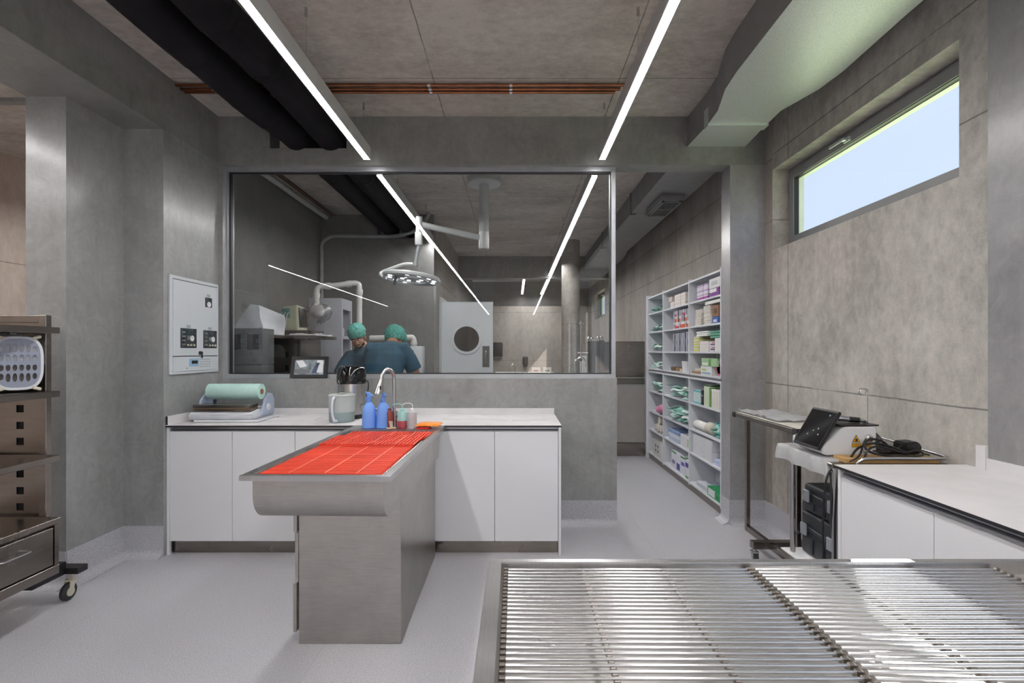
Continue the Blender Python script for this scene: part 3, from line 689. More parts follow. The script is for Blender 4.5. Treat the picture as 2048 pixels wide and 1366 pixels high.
# ================================================================ things in the preparation room
def castor(mb_parent, x, y, z, r=.04, pm=None, parent=None):
    mb = MB(); mb.lathe([(.0, -.013), (r*.8, -.013), (r, -.008), (r, .008), (r*.8, .013), (0, .013)], (x, y, r), 20, 'x'); w_ = mb.build('castor', M_rubber, parent, smooth=30)
    mb = MB()
    for s in (-1, 1):
        mb.lathe([(0, 0), (r*.5, 0), (r*.5, .004), (0, .004)], (x+s*.0155-.002, y, r), 14, 'x')
        mb.hexa([(x+s*.018-.002, y-.012, r-.006), (x+s*.018+.002, y-.012, r-.006), (x+s*.018+.002, y+.012, r-.006), (x+s*.018-.002, y+.012, r-.006), (x+s*.018-.002, y-.006, r*2+.012), (x+s*.018+.002, y-.006, r*2+.012), (x+s*.018+.002, y+.03, r*2+.012), (x+s*.018-.002, y+.03, r*2+.012)])
    mb.box(x-.022, y-.01, r*2+.01, x+.022, y+.035, r*2+.016); mb.cyl((x, y+.015, r*2+.01), (x, y+.015, z), .012, 12)
    mb.build('castor_fork', pm or M_whitep, w_, smooth=30)
M_cream = mat('cream_plastic', 'cfc9b8', .4)
# ---- steel cart at the left
ct = thing('steel_cart', 'stainless steel equipment cart with open shelves at the left edge', 'cart', (-2.75, 2.2, 0))
cx0, cx1, cy0, cy1 = -3.05, -2.45, 1.75, 2.74
mb = MB()
# end panel with square holes
holes = [(-2.72, -2.68, z-.02, z+.02) for z in (1.115, 1.024, .937, .76, .668, .58)]
wallbox(mb, 'y', cy1-.012, cy1-.004, cx0, -2.578, .52, 1.62, holes); mb.build('end_panel', M_steelL, ct)
mb = MB(); mb.box(cx0, cy1-.0035, .53, -2.585, cy1-.001, 1.6); mb.build('hole_shade_sheet', M_dark, ct)  # dark sheet added so that the holes look shaded
mb = MB(); mb.box(-2.579, cy1-.035, .5, -2.538, cy1, 1.625, .003); mb.build('post', M_steelL, ct)
mb = MB(); mb.box(-2.579, cy0, .5, -2.538, cy0+.035, 1.625, .003); mb.build('post', M_steelL, ct)
mb = MB(); mb.box(cx0, cy1-.03, 1.585, -2.58, cy1+.004, 1.622, .002); mb.build('top_cap', M_steelL, ct)
for z, x in ((1.545, cx1), (1.205, cx1), (.86, cx1)):
    mb = MB(); mb.box(cx0, cy0, z-.022, x, cy1-.045, z+.012, .003); mb.build('shelf', M_steelL, ct)
mb = MB(); mb.box(cx0, cy0, .505, cx1, cy1-.04, .535, .003); mb.build('shelf', M_steelL, ct)
mb = MB(); mb.box(cx0, cy0, .285, cx1-.03, cy1-.05, .505); mb.box(cx1-.03, cy1-.075, .285, cx1-.004, cy1-.05, .505); mb.build('drawer_case', M_steelL, ct)
mb = MB(); mb.box(cx1-.028, 2.0, .292, cx1-.006, cy1-.08, .49, .002); dr = mb.build('drawer', M_steelL, ct)
mb = MB(); mb.tube(spline([(cx1-.006, 2.36, .425), (cx1+.022, 2.365, .425), (cx1+.028, 2.39, .425), (cx1+.028, 2.48, .425), (cx1+.022, 2.505, .425), (cx1-.006, 2.51, .425)], 4), .0045, 8); mb.build('drawer_handle', M_chrome, dr, smooth=True)
mb = MB(); mb.box(cx0, cy0, .235, cx1-.005, cy1-.045, .283, .002); mb.build('base_frame', M_steelL, ct)
mb = MB(); mb.box(cx0, 2.83, .165, -2.475, 2.90, .20, .003); mb.box(-2.95, cy1-.1, .165, -2.90, 2.84, .235); mb.box(-2.60, cy1-.1, .165, -2.55, 2.84, .235); mb.build('outrigger', M_black, ct)
castor(None, -2.565, 2.87, .165, .05, M_cream, ct)
castor(None, -3.0, 2.87, .165, .05, M_cream, ct)
mb = MB(); mb.box(-2.60, 1.95, .165, -2.55, 2.0, .235); mb.build('base_block', M_black, ct)
castor(None, -2.565, 1.96, .165, .05, M_cream, ct)
# ---- pet carrier
pc = thing('pet_carrier', 'grey plastic pet carrier with slotted door on the steel cart shelf', 'pet carrier', (-2.535, 2.55, 1.218))
def sup(w, h, n=36, e=3.2, z0=0):
    return [(w*abs(math.cos(a))**(2/e)*(1 if math.cos(a) >= 0 else -1), z0+h*abs(math.sin(a))**(2/e)*(1 if math.sin(a) >= 0 else -1)) for a in (2*PI*k/n for k in range(n))]
bx_, by_, bz_ = -2.535, 2.55, 1.218+.15
M_pcw = mat('carrier_top', 'd6d8dc', .35); M_pcb = mat('carrier_base', '6b655f', .4); M_pcd = mat('carrier_door', '8e95a5', .3, spec=.6)
def pcb(cut):
    mb = MB(); R_ = []
    for y, sx, sz in ((.012, .098, .138), (.03, .105, .145), (.10, .115, .148), (.22, .118, .148), (.31, .11, .135), (.335, .08, .1)):
        R_.append([(bx_+p[0]*1.0, by_+y, bz_+min(max(p[1], -.148), .148)) for p in sup(sx, sz)])
    mb.rings(R_)
    g = mb.b.verts[:]+mb.b.edges[:]+mb.b.faces[:]
    bmesh.ops.bisect_plane(mb.b, geom=g, plane_co=(0, 0, bz_-.01), plane_no=(0, 0, cut), clear_inner=True)
    return mb
mb = pcb(1); mb.build('carrier_top', M_pcw, pc, smooth=True)
mb = pcb(-1); mb.build('carrier_base', M_pcb, pc, smooth=True)
mb = MB()
ring_o = sup(.099, .139); ring_i = sup(.086, .125)
mb.rings([[(bx_+a[0], by_+.012, bz_+a[1]), (bx_+a[0]*.985, by_-.008, bz_+a[1]*.985), (bx_+b[0], by_-.008, bz_+b[1]), (bx_+b[0], by_+.012, bz_+b[1])] for a, b in zip(ring_o, ring_i)], cyc=True); mb.build('door_rim', M_pcw, pc, smooth=30)
# door plate with 6 x 4 oval holes
mb = MB(); nx, nz = 6, 4; cw, ch = .150/nx, .20/nz; ed = []
def loop(pts):
    v = [mb.b.verts.new(p) for p in pts]
    for k in range(len(v)): ed.append(mb.b.edges.new((v[k], v[(k+1) % len(v)])))
loop([(bx_+u, by_-.006, bz_+v) for u, v in ring_i])
for i in range(nx):
    for j in range(nz):
        ccx, ccz = -.075+cw*(i+.5), -.098+ch*(j+.5); rx, rz = cw*.36, ch*(.44 if j in (0, 3) else .33)
        if j in (0, 3) and i in (0, 5): rz *= .75; ccz *= .93
        loop([(bx_+ccx+rx*math.cos(q), by_-.006, bz_+ccz+rz*math.sin(q)) for q in (2*PI*k/18 for k in range(18))])
bmesh.ops.triangle_fill(mb.b, use_beauty=True, use_dissolve=False, edges=ed)
bmesh.ops.solidify(mb.b, geom=mb.b.faces[:], thickness=.004)
mb.build('carrier_door', M_pcd, pc)
for sx in (-1, 1):
    for sz in (-1, 1):
        mb = MB(); mb.box(bx_+sx*.07-.018, by_-.016, bz_+sz*.132-.008, bx_+sx*.07+.018, by_+.03, bz_+sz*.132+.008, .005, 2); mb.rot(sx*sz*-.35, 'Y', (bx_+sx*.07, by_, bz_+sz*.132)); mb.build('door_latch', M_cream, pc)
mb = MB(); mb.tube(spline([(bx_, by_+.07, bz_+.145), (bx_, by_+.09, bz_+.168), (bx_, by_+.2, bz_+.172), (bx_, by_+.26, bz_+.145)], 5), .009, 8, flat=1.5); mb.build('carry_handle', M_pcw, pc, smooth=True)
pc.rotation_euler = (0, 0, math.radians(58))
# ---- gas control panel on the left wall
M_panw = mat('panel_white', 'c9cfd4', .3, var=.005); M_lbl = mat('label_grey', '9aa0a2', .5); M_pwin = mat('smoked_window', '3a4044', .12, var=.3, nscale=30)
gp = thing('gas_control_panel', 'white medical gas control box with three gauges on the left wall', 'control box', (XL+.001, 3.81, 1.262))
xp = XL+.001
def ybox(x0, x1, y0, y1, z0, z1, b=0): return MB().box(x0, y0, z0, x1, y1, z1, b)
mb = ybox(xp, xp+.012, 3.522, 4.098, 1.262, 1.972, .002); mb.build('box_frame', M_panw, gp)
mb = ybox(xp+.0121, xp+.0175, 3.548, 4.078, 1.394, 1.942, .001); mb.build('box_door', M_panw, gp)
mb = ybox(xp+.0121, xp+.0165, 3.548, 4.078, 1.282, 1.388, .001); mb.build('lower_cover', M_panw, gp)
mb = ybox(xp+.0122, xp+.0135, 3.548, 4.078, 1.3885, 1.3935); mb.box(xp+.0122, 3.548, 1.9425, xp+.0135, 4.078, 1.948); mb.build('door_gap', M_edge, gp)
for y0_, y1_, z0_, z1_, n in ((3.912, 3.998, 1.775, 1.85, 1), (3.623, 3.805, 1.452, 1.597, 3), (3.888, 4.062, 1.452, 1.592, 3)):
    w_ = ybox(xp+.0176, xp+.0195, y0_, y1_, z0_, z1_).build('gauge_window', M_pwin, gp)
    yc, zc_ = (y0_+(y1_-y0_)*(.5 if n == 1 else .68)), (z0_+.022 if n == 1 else (z0_+z1_)/2)
    mb = MB(); mb.lathe([(0, 0), (.021, 0), (.021, .006), (.018, .006), (.017, .0045), (0, .0045)], (xp+.0196, yc, zc_), 24, 'x'); g_ = mb.build('gauge', M_white, w_, smooth=30)
    mb = MB(); mb.box(xp+.0245, yc-.001, zc_-.002, xp+.0255, yc+.001, zc_+.013); mb.rot(.6, 'X', (xp+.024, yc, zc_)); mb.build('gauge_needle', M_black, w_)
    if n == 3:
        for k in range(3):
            mb = MB(); mb.lathe([(0, 0), (.008, 0), (.008, .008), (0, .008)], (xp+.0196, y0_+.075+k*.035, z0_+.022), 14, 'x'); mb.build('valve_knob', M_cream, w_, smooth=30)
        mb = MB(); mb.box(xp+.0196, yc-.052, zc_-.012, xp+.024, yc-.022, zc_+.018)
        for k in range(4): mb.box(xp+.0196, y0_+.015, z0_+.02+k*.03, xp+.023, y0_+.05, z0_+.032+k*.03)
        mb.build('manifold', M_steel, w_)
    mb = ybox(xp+.0176, xp+.0185, (y0_+y1_)/2-.022, (y0_+y1_)/2+.022, z1_+.005, z1_+.026); mb.build('label_plate', M_lbl, gp)
w_ = ybox(xp+.0166, xp+.018, 3.722, 3.835, 1.315, 1.372).build('display_panel', mat('display_blue', '8fb2cc', .3), gp)
ybox(xp+.0181, xp+.0188, 3.75, 3.82, 1.334, 1.358).build('display', M_dark, w_)
mb = MB()
for i in range(6):
    for j in range(4): mb.box(xp+.0166, 3.855+i*.022, 1.306+j*.019, xp+.0176, 3.861+i*.022, 1.311+j*.019)
mb.build('keypad', M_rubber, gp)
mb = ybox(xp+.0176, xp+.0195, 3.69, 3.70, 1.30, 1.305); mb.build('label_line', M_edge, gp)
mb = MB(); mb.lathe([(0, 0), (.014, 0), (.012, .018), (0, .018)], (xp+.0178, 3.845, 1.415), 16, 'x'); mb.box(xp+.03, 3.842, 1.375, xp+.036, 3.856, 1.415, .002); mb.build('key_lock', M_black, gp, smooth=30)
# ---- heat sealer with roll
M_seal = mat('sealer_white', 'cdd1d8', .3); M_mint = mat('mint_pouch_paper', 'bfe3dc', .45, var=.06)
hs = thing('pouch_sealer', 'white pouch heat sealer at the left end of the worktop', 'sealing machine', (-2.12, 3.78, .912))
mb = MB(); mb.box(-2.33, 3.62, .9125, -1.86, 3.95, .928, .004); mb.build('base_board', M_white, hs)
mb = MB(); mb.prism([(3.63, .9285), (3.95, .9285), (3.95, 1.0), (3.80, 1.0), (3.66, .985), (3.625, .965)], 'x', -2.375, -1.905); bmesh.ops.bevel(mb.b, geom=mb.b.edges[:], offset=.008, segments=2, affect='EDGES'); mb.build('housing', M_seal, hs, smooth=30)
mb = MB(); mb.box(-2.36, 3.655, .9885, -1.93, 3.80, 1.004, .002); mb.build('sealing_bar', M_steelL, hs)
mb = MB(); mb.box(-2.35, 3.66, 1.0045, -1.95, 3.79, 1.009); mb.build('wood_strip', mat('wood_strip', '9b7b55', .5), hs)
mb = MB(); mb.box(-2.355, 3.65, 1.012, -1.945, 3.79, 1.036, .003); mb.build('press_plate', M_steelL, hs)
mb = MB(); mb.lathe([(0, 0), (.016, 0), (.01, .02), (.014, .035), (0, .045)], (-2.28, 3.80, 1.02), 14); mb.build('press_knob', M_black, hs, smooth=True)
for s, x in ((0, -2.385), (1, -1.905)):
    mb = MB(); mb.prism([(3.74, .95), (3.93, .95), (3.93, 1.06), (3.90, 1.10), (3.84, 1.11), (3.78, 1.06)], 'x', x, x+.014); bmesh.ops.bevel(mb.b, geom=[e for e in mb.b.edges], offset=.003, segments=1, affect='EDGES'); mb.build('side_cheek', mat('cheek_grey', 'a9b6cb', .35), hs)
mb = MB(); mb.lathe([(0, 0), (.028, 0), (.03, .004), (.02, .012), (0, .012)], (-1.891, 3.83, 1.0), 18, 'x'); mb.build('adjust_knob', M_seal, hs, smooth=30)
rl = thing('pouch_roll', 'mint green roll of pouch paper lying in the sealer', 'roll', (-2.12, 3.86, 1.07))
mb = MB(); mb.rings([[(x, 3.86+r_*math.cos(a), 1.118+r_*math.sin(a)) for a in (2*PI*k/32 for k in range(32))] for x, r_ in ((-2.355, .022), (-2.355, .06), (-1.955, .06), (-1.955, .022))], close=False); mb.rings([[(x, 3.86+.022*math.cos(a), 1.118+.022*math.sin(a)) for a in (2*PI*k/32 for k in range(32))] for x in (-2.355, -1.955)], close=False); mb.build('paper_roll', M_mint, rl, smooth=30)
mb = MB(); mb.lathe([(.0, 0), (.02, 0), (.02, .41), (0, .41)], (-2.36, 3.86, 1.118), 16, 'x'); mb.build('cardboard_core', mat('cardboard_core', '8a6243', .7), rl, smooth=30)
# ---- framed screen on the sill
fr = thing('digital_frame', 'black framed display leaning on the glass wall sill', 'display', (-1.71, 4.135, 1.2035))
w2, hh, th = .152, .182, math.atan2(.046, .182)
M_scr = mat('screen_image', '8d98a0', .2, var=.3, nscale=18)
def fb(m_, *a, name=None, mats=None, **k): pass
def tiltbuild(mb, name, m, par=fr): mb.rot(-th, 'X', (0, 4.13, 1.2035)); return mb.build(name, m, par)
cxf = -1.71
mb = MB(); mb.rings([[(cxf+sx*w2*q, 4.13+d_, 1.2035+.005+hh/2+sz*hh/2*q2) for (q, q2, d_) in ((1, 1, .012), (1, 1, 0), (.80, .70, 0), (.80, .70, .004))] for sx, sz in ((-1, -1), (1, -1), (1, 1), (-1, 1))], cyc=True); tiltbuild(mb, 'frame', M_black)
mb = MB(); mb.box(cxf-w2*.82, 4.1345, 1.2085+hh*.13, cxf+w2*.82, 4.1405, 1.2085+hh*.87); tiltbuild(mb, 'screen', M_scr)
mb = MB(); mb.box(cxf-w2, 4.141, 1.2085, cxf+w2, 4.145, 1.2085+hh); tiltbuild(mb, 'back_cover', M_black)
zf = 1.2085
for poly, m_ in ((((-.115, .145), (-.06, .15), (-.02, .10), (-.075, .085)), M_white), (((.02, .04), (.055, .13), (.085, .13), (.06, .04)), mat('screen_blue', '44546f', .3)), (((.06, .045), (.06, .15), (.11, .15), (.115, .045)), M_white), (((-.12, .04), (-.12, .075), (.01, .075), (.01, .04)), mat('screen_grey', '6d7073', .3))):
    mb = MB(); mb.prism([(cxf+u, zf+v) for u, v in poly], 'y', 4.1335, 4.1344); tiltbuild(mb, 'screen_shape', m_)
# ---- water distiller
wd = thing('water_distiller', 'steel water distiller with a black top on the worktop', 'distiller', (-1.275, 3.9, .912)); X_, Y_ = -1.275, 3.90
mb = MB(); mb.lathe([(0, 0), (.105, 0), (.108, .008), (.108, .025), (.1, .03), (0, .03)], (X_, Y_, .9125), 32); mb.build('base', M_black, wd, smooth=30)
mb = MB(); mb.lathe([(0, .03), (.1, .03), (.1, .265), (0, .265)], (X_, Y_, .9125), 40); mb.build('steel_body', M_chrome, wd, smooth=30)
mb = MB(); mb.lathe([(0, .265), (.108, .265), (.112, .285), (.108, .37), (.092, .395), (.07, .402), (0, .402)], (X_, Y_, .9125), 40)
mb.build('top_cover', M_blackg, wd, smooth=30)
mb = MB()
for k in range(9):
    a = -PI/2-.1+k*.12; c_, s_ = math.cos(a), math.sin(a); mb.box(-.0025, -.004, 0, .0025, .004, .04); 
    vv = mb.b.verts[-8:] if False else [v for v in mb.b.verts][-8:]
    bmesh.ops.rotate(mb.b, cent=(0,0,0), matrix=Matrix.Rotation(a+PI/2, 3, 'Z'), verts=vv); bmesh.ops.translate(mb.b, vec=(X_+.111*c_, Y_+.111*s_, .9125+.285), verts=vv)
mb.build('vent_ribs', M_black, wd)
mb = MB(); mb.tube(spline([(X_-.02, Y_-.1, 1.29), (X_-.025, Y_-.15, 1.30), (X_-.03, Y_-.155, 1.22), (X_-.035, Y_-.12, 1.19)], 5), .012, 10, flat=1.4); mb.build('carry_handle', M_blackg, wd, smooth=True)
mb = MB(); mb.lathe([(0, 0), (.016, 0), (.012, .012), (0, .014)], (X_-.045, Y_-.125, 1.2), 12, 'y'); mb.build('handle_pivot', M_chrome, wd, smooth=True)
mb = MB(); mb.tube(spline([(X_+.1, Y_, 1.2), (X_+.135, Y_-.02, 1.19), (X_+.14, Y_-.03, 1.14), (X_+.12, Y_-.02, 1.08)], 6), .004, 8); mb.tube(spline([(X_+.11, Y_-.02, 1.02), (X_+.17, Y_-.04, .99), (X_+.22, Y_, .955), (X_+.24, Y_+.05, .918)], 6), .004, 8); mb.build('power_cord', M_black, wd, smooth=True)
text('body_lettering', 'megahome' if False else '', .02, (X_, Y_-.1, 1.1), (PI/2, 0, 0), M_black, wd) if False else None
# ---- jug
M_frost = mat('frosted_plastic', 'dfe6e4', .35, trans=.35, var=.01); M_water = mat('jug_water', 'a9bdbd', .3, trans=.25, var=.02)
jg = thing('plastic_jug', 'frosted plastic water jug in front of the steel distiller', 'jug', (-1.277, 3.69, .912)); X_, Y_ = -1.277, 3.69
mb = MB(); mb.lathe([(0, .072), (.0915, .072), (.094, .185), (.096, .186), (.097, .194), (.088, .2), (0, .2)], (X_, Y_, .9125), 36); mb.build('jug_body', M_frost, jg, smooth=30)
mb = MB(); mb.lathe([(0, 0), (.086, 0), (.089, .006), (.0915, .0718), (0, .0718)], (X_, Y_, .9125), 36); mb.build('jug_water_part', M_water, jg, smooth=30)
mb = MB(); mb.box(X_-.02, Y_-.02, 1.1125, X_+.02, Y_+.02, 1.122, .003); mb.build('lid_knob', M_frost, jg)
mb = MB(); mb.tube(spline([(X_-.02, Y_-.09, 1.09), (X_-.022, Y_-.125, 1.08), (X_-.024, Y_-.135, 1.0), (X_-.015, Y_-.12, .935), (X_-.008, Y_-.085, .925)], 6), .009, 10, flat=1.6); mb.build('jug_handle', mat('handle_white', 'd9dce6', .3), jg, smooth=True)
# ---- spray bottles
M_blue = mat('blue_plastic', '6f9fec', .4, var=.02)
sb = thing('spray_bottle', 'left one of the two blue spray bottles behind the red mats', 'spray bottle', (-.98, 3.36, Zt+.0035), 'blue spray bottles')
X_, Y_, Z_ = -.98, 3.36, Zt+.0035
mb = MB(); mb.lathe([(0, 0), (.043, 0), (.046, .004), (.046, .07), (.044, .11), (.036, .145), (.02, .168), (.013, .172), (0, .172)], (X_, Y_, Z_), 28); mb.build('bottle_body', M_blue, sb, smooth=35)
mb = MB(); mb.lathe([(0, .1725), (.014, .1725), (.014, .196), (.011, .2), (0, .2)], (X_, Y_, Z_), 18); mb.build('collar', M_blue, sb, smooth=30)
mb = MB(); mb.prism([(X_-.018, Z_+.232), (X_-.02, Z_+.242), (X_-.002, Z_+.24), (X_+.022, Z_+.222), (X_+.028, Z_+.214), (X_+.012, Z_+.208), (X_+.010, Z_+.2005), (X_-.008, Z_+.2005), (X_-.012, Z_+.225)], 'y', Y_-.009, Y_+.009); bmesh.ops.bevel(mb.b, geom=mb.b.edges[:], offset=.002, segments=1, affect='EDGES'); mb.build('spray_head', M_blue, sb, smooth=30)
mb = MB(); mb.tube(spline([(X_-.012, Y_, Z_+.225), (X_-.016, Y_, Z_+.2), (X_-.026, Y_, Z_+.172)], 4), .0035, 8); mb.build('trigger', M_blue, sb, smooth=True)
s2 = copy_tree(sb); s2.location = (-.888, 3.37, Zt+.0035); s2.rotation_euler = (0, 0, -.5); s2['label'] = 'right one of the two blue spray bottles, under the tap head'
# ---- faucet
fc = thing('kitchen_faucet', 'chrome gooseneck faucet with pull-out head at the wet table end', 'faucet', (-.822, 3.40, Zt)); fx, fy = -.822, 3.40
mb = MB(); mb.cyl((fx, fy, Zt+.0025), (fx, fy, Zt+.012), .027, 24); mb.cyl((fx+.004, fy, Zt+.012), (fx+.004, fy, Zt+.11), .021, 24); mb.build('faucet_base', M_chrome, fc, smooth=30)
mb = MB(); mb.tube(spline([(fx, fy, Zt+.1), (fx, fy, 1.22), (fx-.003, fy-.003, 1.262), (fx-.02, fy-.02, 1.30), (fx-.045, fy-.045, 1.302), (fx-.063, fy-.063, 1.272), (fx-.07, fy-.07, 1.235)], 6), .0125, 16); mb.build('spout', M_chrome, fc, smooth=True)
mb = MB(); mb.tube([(fx-.069, fy-.069, 1.24), (fx-.071, fy-.071, 1.225), (fx-.08, fy-.08, 1.17), (fx-.086, fy-.086, 1.143)], [.0135, .016, .027, .028], 20); hd = mb.build('spray_head', M_chrome, fc, smooth=30)
mb = MB(); mb.box(fx-.073, fy-.104, 1.172, fx-.062, fy-.094, 1.20, .003, 2); mb.build('spray_button', M_black, hd)
mb = MB(); mb.tube([(fx+.02, fy-.01, Zt+.07), (fx+.05, fy-.02, Zt+.085)], [.012, .008], 14); mb.build('lever', M_chrome, fc, smooth=30)
# ---- scrubbers, wash bottles, cloths
o = MB().box(-.862, 3.325, Zt+.003, -.842, 3.345, Zt+.125, .004, 2).build('brown_plastic_bottle', mat('maroon_plastic', '7a3a30', .4), origin=(-.85, 3.335, Zt)) if False else None
bt = thing('plastic_bottle', 'dark maroon bottle behind the right blue spray bottle', 'bottle', (-.838, 3.352, Zt+.003))
mb = MB(); mb.lathe([(0, 0), (.02, 0), (.021, .1), (.012, .118), (0, .118)], (-.838, 3.352, Zt+.003), 20); mb.build('bottle_body', mat('maroon_plastic', '7b3a31', .4), bt, smooth=30)
mb = MB(); mb.lathe([(0, .1185), (.012, .1185), (.012, .132), (0, .132)], (-.838, 3.352, Zt+.003), 16); mb.build('bottle_cap', mat('maroon_cap', '6b2f28', .4), bt, smooth=30)
br = thing('scrub_brush', 'small brush with beige wooden handle on the table end', 'brush', (-.80, 3.30, Zt+.004))
mb = MB(); mb.box(-.812, 3.27, Zt+.004, -.796, 3.335, Zt+.014, .003, 2); mb.rot(-.9, 'Z', (-.804, 3.30, Zt)); mb.move((-.012, -.012, .004)); mb.build('brush_handle', mat('beech_wood', 'cbb193', .55, var=.1), br)
mb = MB()
for k in range(9): mb.tube([(-.826+k*.002, 3.315, Zt+.014), (-.838+k*.003, 3.32, Zt+.055)], .0011, 5)
mb.build('bristles', M_cream, br)
def wash(x, mcap, label, liq):
    t = thing('wash_bottle', label, 'wash bottle', (x, 3.36, Zt+.003), 'plastic wash bottles'); z = Zt+.003; y = 3.36
    if liq:
        mb = MB(); mb.lathe([(0, 0), (.030, 0), (.032, .003), (.032, .05), (0, .05)], (x, y, z), 24); mb.build('red_liquid_part', mat('red_liquid', 'b0505a', .3, trans=.1), t, smooth=30)
        mb = MB(); mb.lathe([(0, .0502), (.032, .0502), (.032, .1), (.028, .108), (.012, .112), (0, .112)], (x, y, z), 24); mb.build('bottle_body', mat('mint_plastic', 'a9dcd8', .35, trans=.2), t, smooth=30)
    else:
        mb = MB(); mb.lathe([(0, 0), (.030, 0), (.031, .003), (.031, .1), (.028, .108), (.012, .112), (0, .112)], (x, y, z), 24); mb.build('bottle_body', mat('clear_white_plastic', 'd9dade', .35, trans=.3), t, smooth=30)
    mb = MB(); mb.lathe([(0, .1122), (.014, .1122), (.014, .128), (.008, .133), (0, .133)], (x, y, z), 18); mb.build('cap', mcap, t, smooth=30)
    h = .165 if not liq else .16
    mb = MB(); mb.tube(spline([(x, y, z+.13), (x, y, z+h-.012), (x-.012, y-.004, z+h), (x-.04, y-.01, z+h+.002), (x-.062, y-.015, z+h-.006)], 5), .003, 8); mb.build('nozzle_tube', mcap, t, smooth=True)
wash(-.757, mat('mint_cap', '8fd6cf', .35), 'small mint wash bottle half full of red liquid', True)
wash(-.69, M_white, 'small clear white wash bottle beside the red-filled bottle', False)
def cloth(x0, x1, y0, y1, z, h, m, label, seed):
    random.seed(seed); mb = MB(); nx, ny = 12, 8; T = []; Bm = []
    for j in range(ny+1):
        for i in range(nx+1):
            u, v = i/nx, j/ny; e = min(u, 1-u, v, 1-v); hh_ = h*(1-math.exp(-e*12)*.9)
            x = x0+(x1-x0)*u+.006*math.sin(v*9+seed); y = y0+(y1-y0)*v+.006*math.sin(u*7+seed)
            T.append(mb.b.verts.new((x, y, z+max(.003, hh_*(.85+.2*math.sin(u*11+seed)*math.cos(v*6)+.06*random.random()))))); Bm.append(mb.b.verts.new((x, y, z)))
    W = nx+1
    for j in range(ny):
        for i in range(nx):
            a = j*W+i; mb.b.faces.new([T[a], T[a+1], T[a+W+1], T[a+W]]); mb.b.faces.new([Bm[a+W], Bm[a+W+1], Bm[a+1], Bm[a]])
    bd = [j*W for j in range(ny+1)], [j*W+nx for j in range(ny+1)], list(range(W)), [ny*W+i for i in range(W)]
    for lst in bd:
        for a, b in zip(lst, lst[1:]): mb.b.faces.new([T[a], T[b], Bm[b], Bm[a]])
    bmesh.ops.recalc_face_normals(mb.b, faces=mb.b.faces)
    return tag(mb.build('folded_cloth', m, smooth=60, origin=((x0+x1)/2, (y0+y1)/2, z)), label, 'cloth')
cloth(-.655, -.565, 3.31, 3.40, Zt+.003, .016, mat('red_cloth', 'b3221c', .9, var=.1, sheen=.3), 'dark red cloth folded under the orange cloth', 3)
cloth(-.66, -.50, 3.305, 3.44, Zt+.0225, .018, mat('orange_cloth', 'f08a1e', .9, var=.08, sheen=.3, nscale=20, bump=.2), 'folded orange cloth on the far corner of the wet table', 5)
# papers on the worktop
for k, (x0_, x1_, y0_, y1_, lb) in enumerate(((-.55, -.05, 3.78, 4.02, 'flat white sheet on the worktop right of the faucet'), (-.02, .24, 3.74, 4.0, 'smaller white sheet near the right end of the worktop'), (-1.86, -1.5, 3.72, 3.92, 'white sheet on the worktop between sealer and jug'))):
    mb = MB(); mb.box(x0_, y0_, Zt+.002, x1_, y1_, Zt+.0045); mb.rot(.05*(k-1), 'Z', ((x0_+x1_)/2, y0_, 0)); tag(mb.build('paper_sheet', mat('paper', 'e4e2e4', .6), origin=((x0_+x1_)/2, y0_, Zt+.002)), lb, 'paper')
# ================================================================ right side: tables and trolley
it = thing('instrument_table', 'steel overbed instrument table by the right wall with a white cover', 'table', (1.87, 3.4, 0))
tx0, tx1, ty0, ty1, tz = 1.70, 2.045, 3.02, 3.90, .956
mb = MB(); mb.box(tx0, ty0, tz-.034, tx1, ty1, tz-.002, .003); mb.build('table_frame', M_steelL, it)
for x, y in ((tx0, ty0), (tx0, ty1)):
    mb = MB(); mb.box(x-.006, y-.006 if y == ty0 else y-.04, tz-.038, x+.05, y+.04 if y == ty0 else y+.006, tz+.002, .006, 2); mb.build('corner_cap', M_rubber, it)
mb = MB(); mb.box(tx0+.012, ty0+.012, tz-.001, tx1-.01, ty1-.012, tz+.006, .003); mb.build('table_pad', mat('table_pad', 'c9c5bd', .6), it)
for y in (ty0+.03, ty0+.11):
    pass
mb = MB(); mb.box(tx0+.012, ty0+.02, .10, tx0+.042, ty0+.05, tz-.035, .003); mb.build('leg', M_steelL, it)
mb = MB(); mb.box(tx0+.012, ty1-.2, .10, tx0+.042, ty1-.17, tz-.035, .003); mb.build('leg', M_steelL, it)
mb = MB(); mb.box(1.60, 3.36, .095, 2.02, 3.41, .145, .003); mb.box(1.715, 3.04, .095, 1.745, 3.73, .135); mb.build('base_bar', M_steelL, it)
castor(None, 1.62, 3.385-.015, .095, .032, M_chrome, it)
mb = MB(); mb.box(1.72, 3.03, .093, 2.02, 3.07, .135, .003); mb.build('base_bar', M_steelL, it)
castor(None, 1.99, 3.03, .093, .032, M_chrome, it)
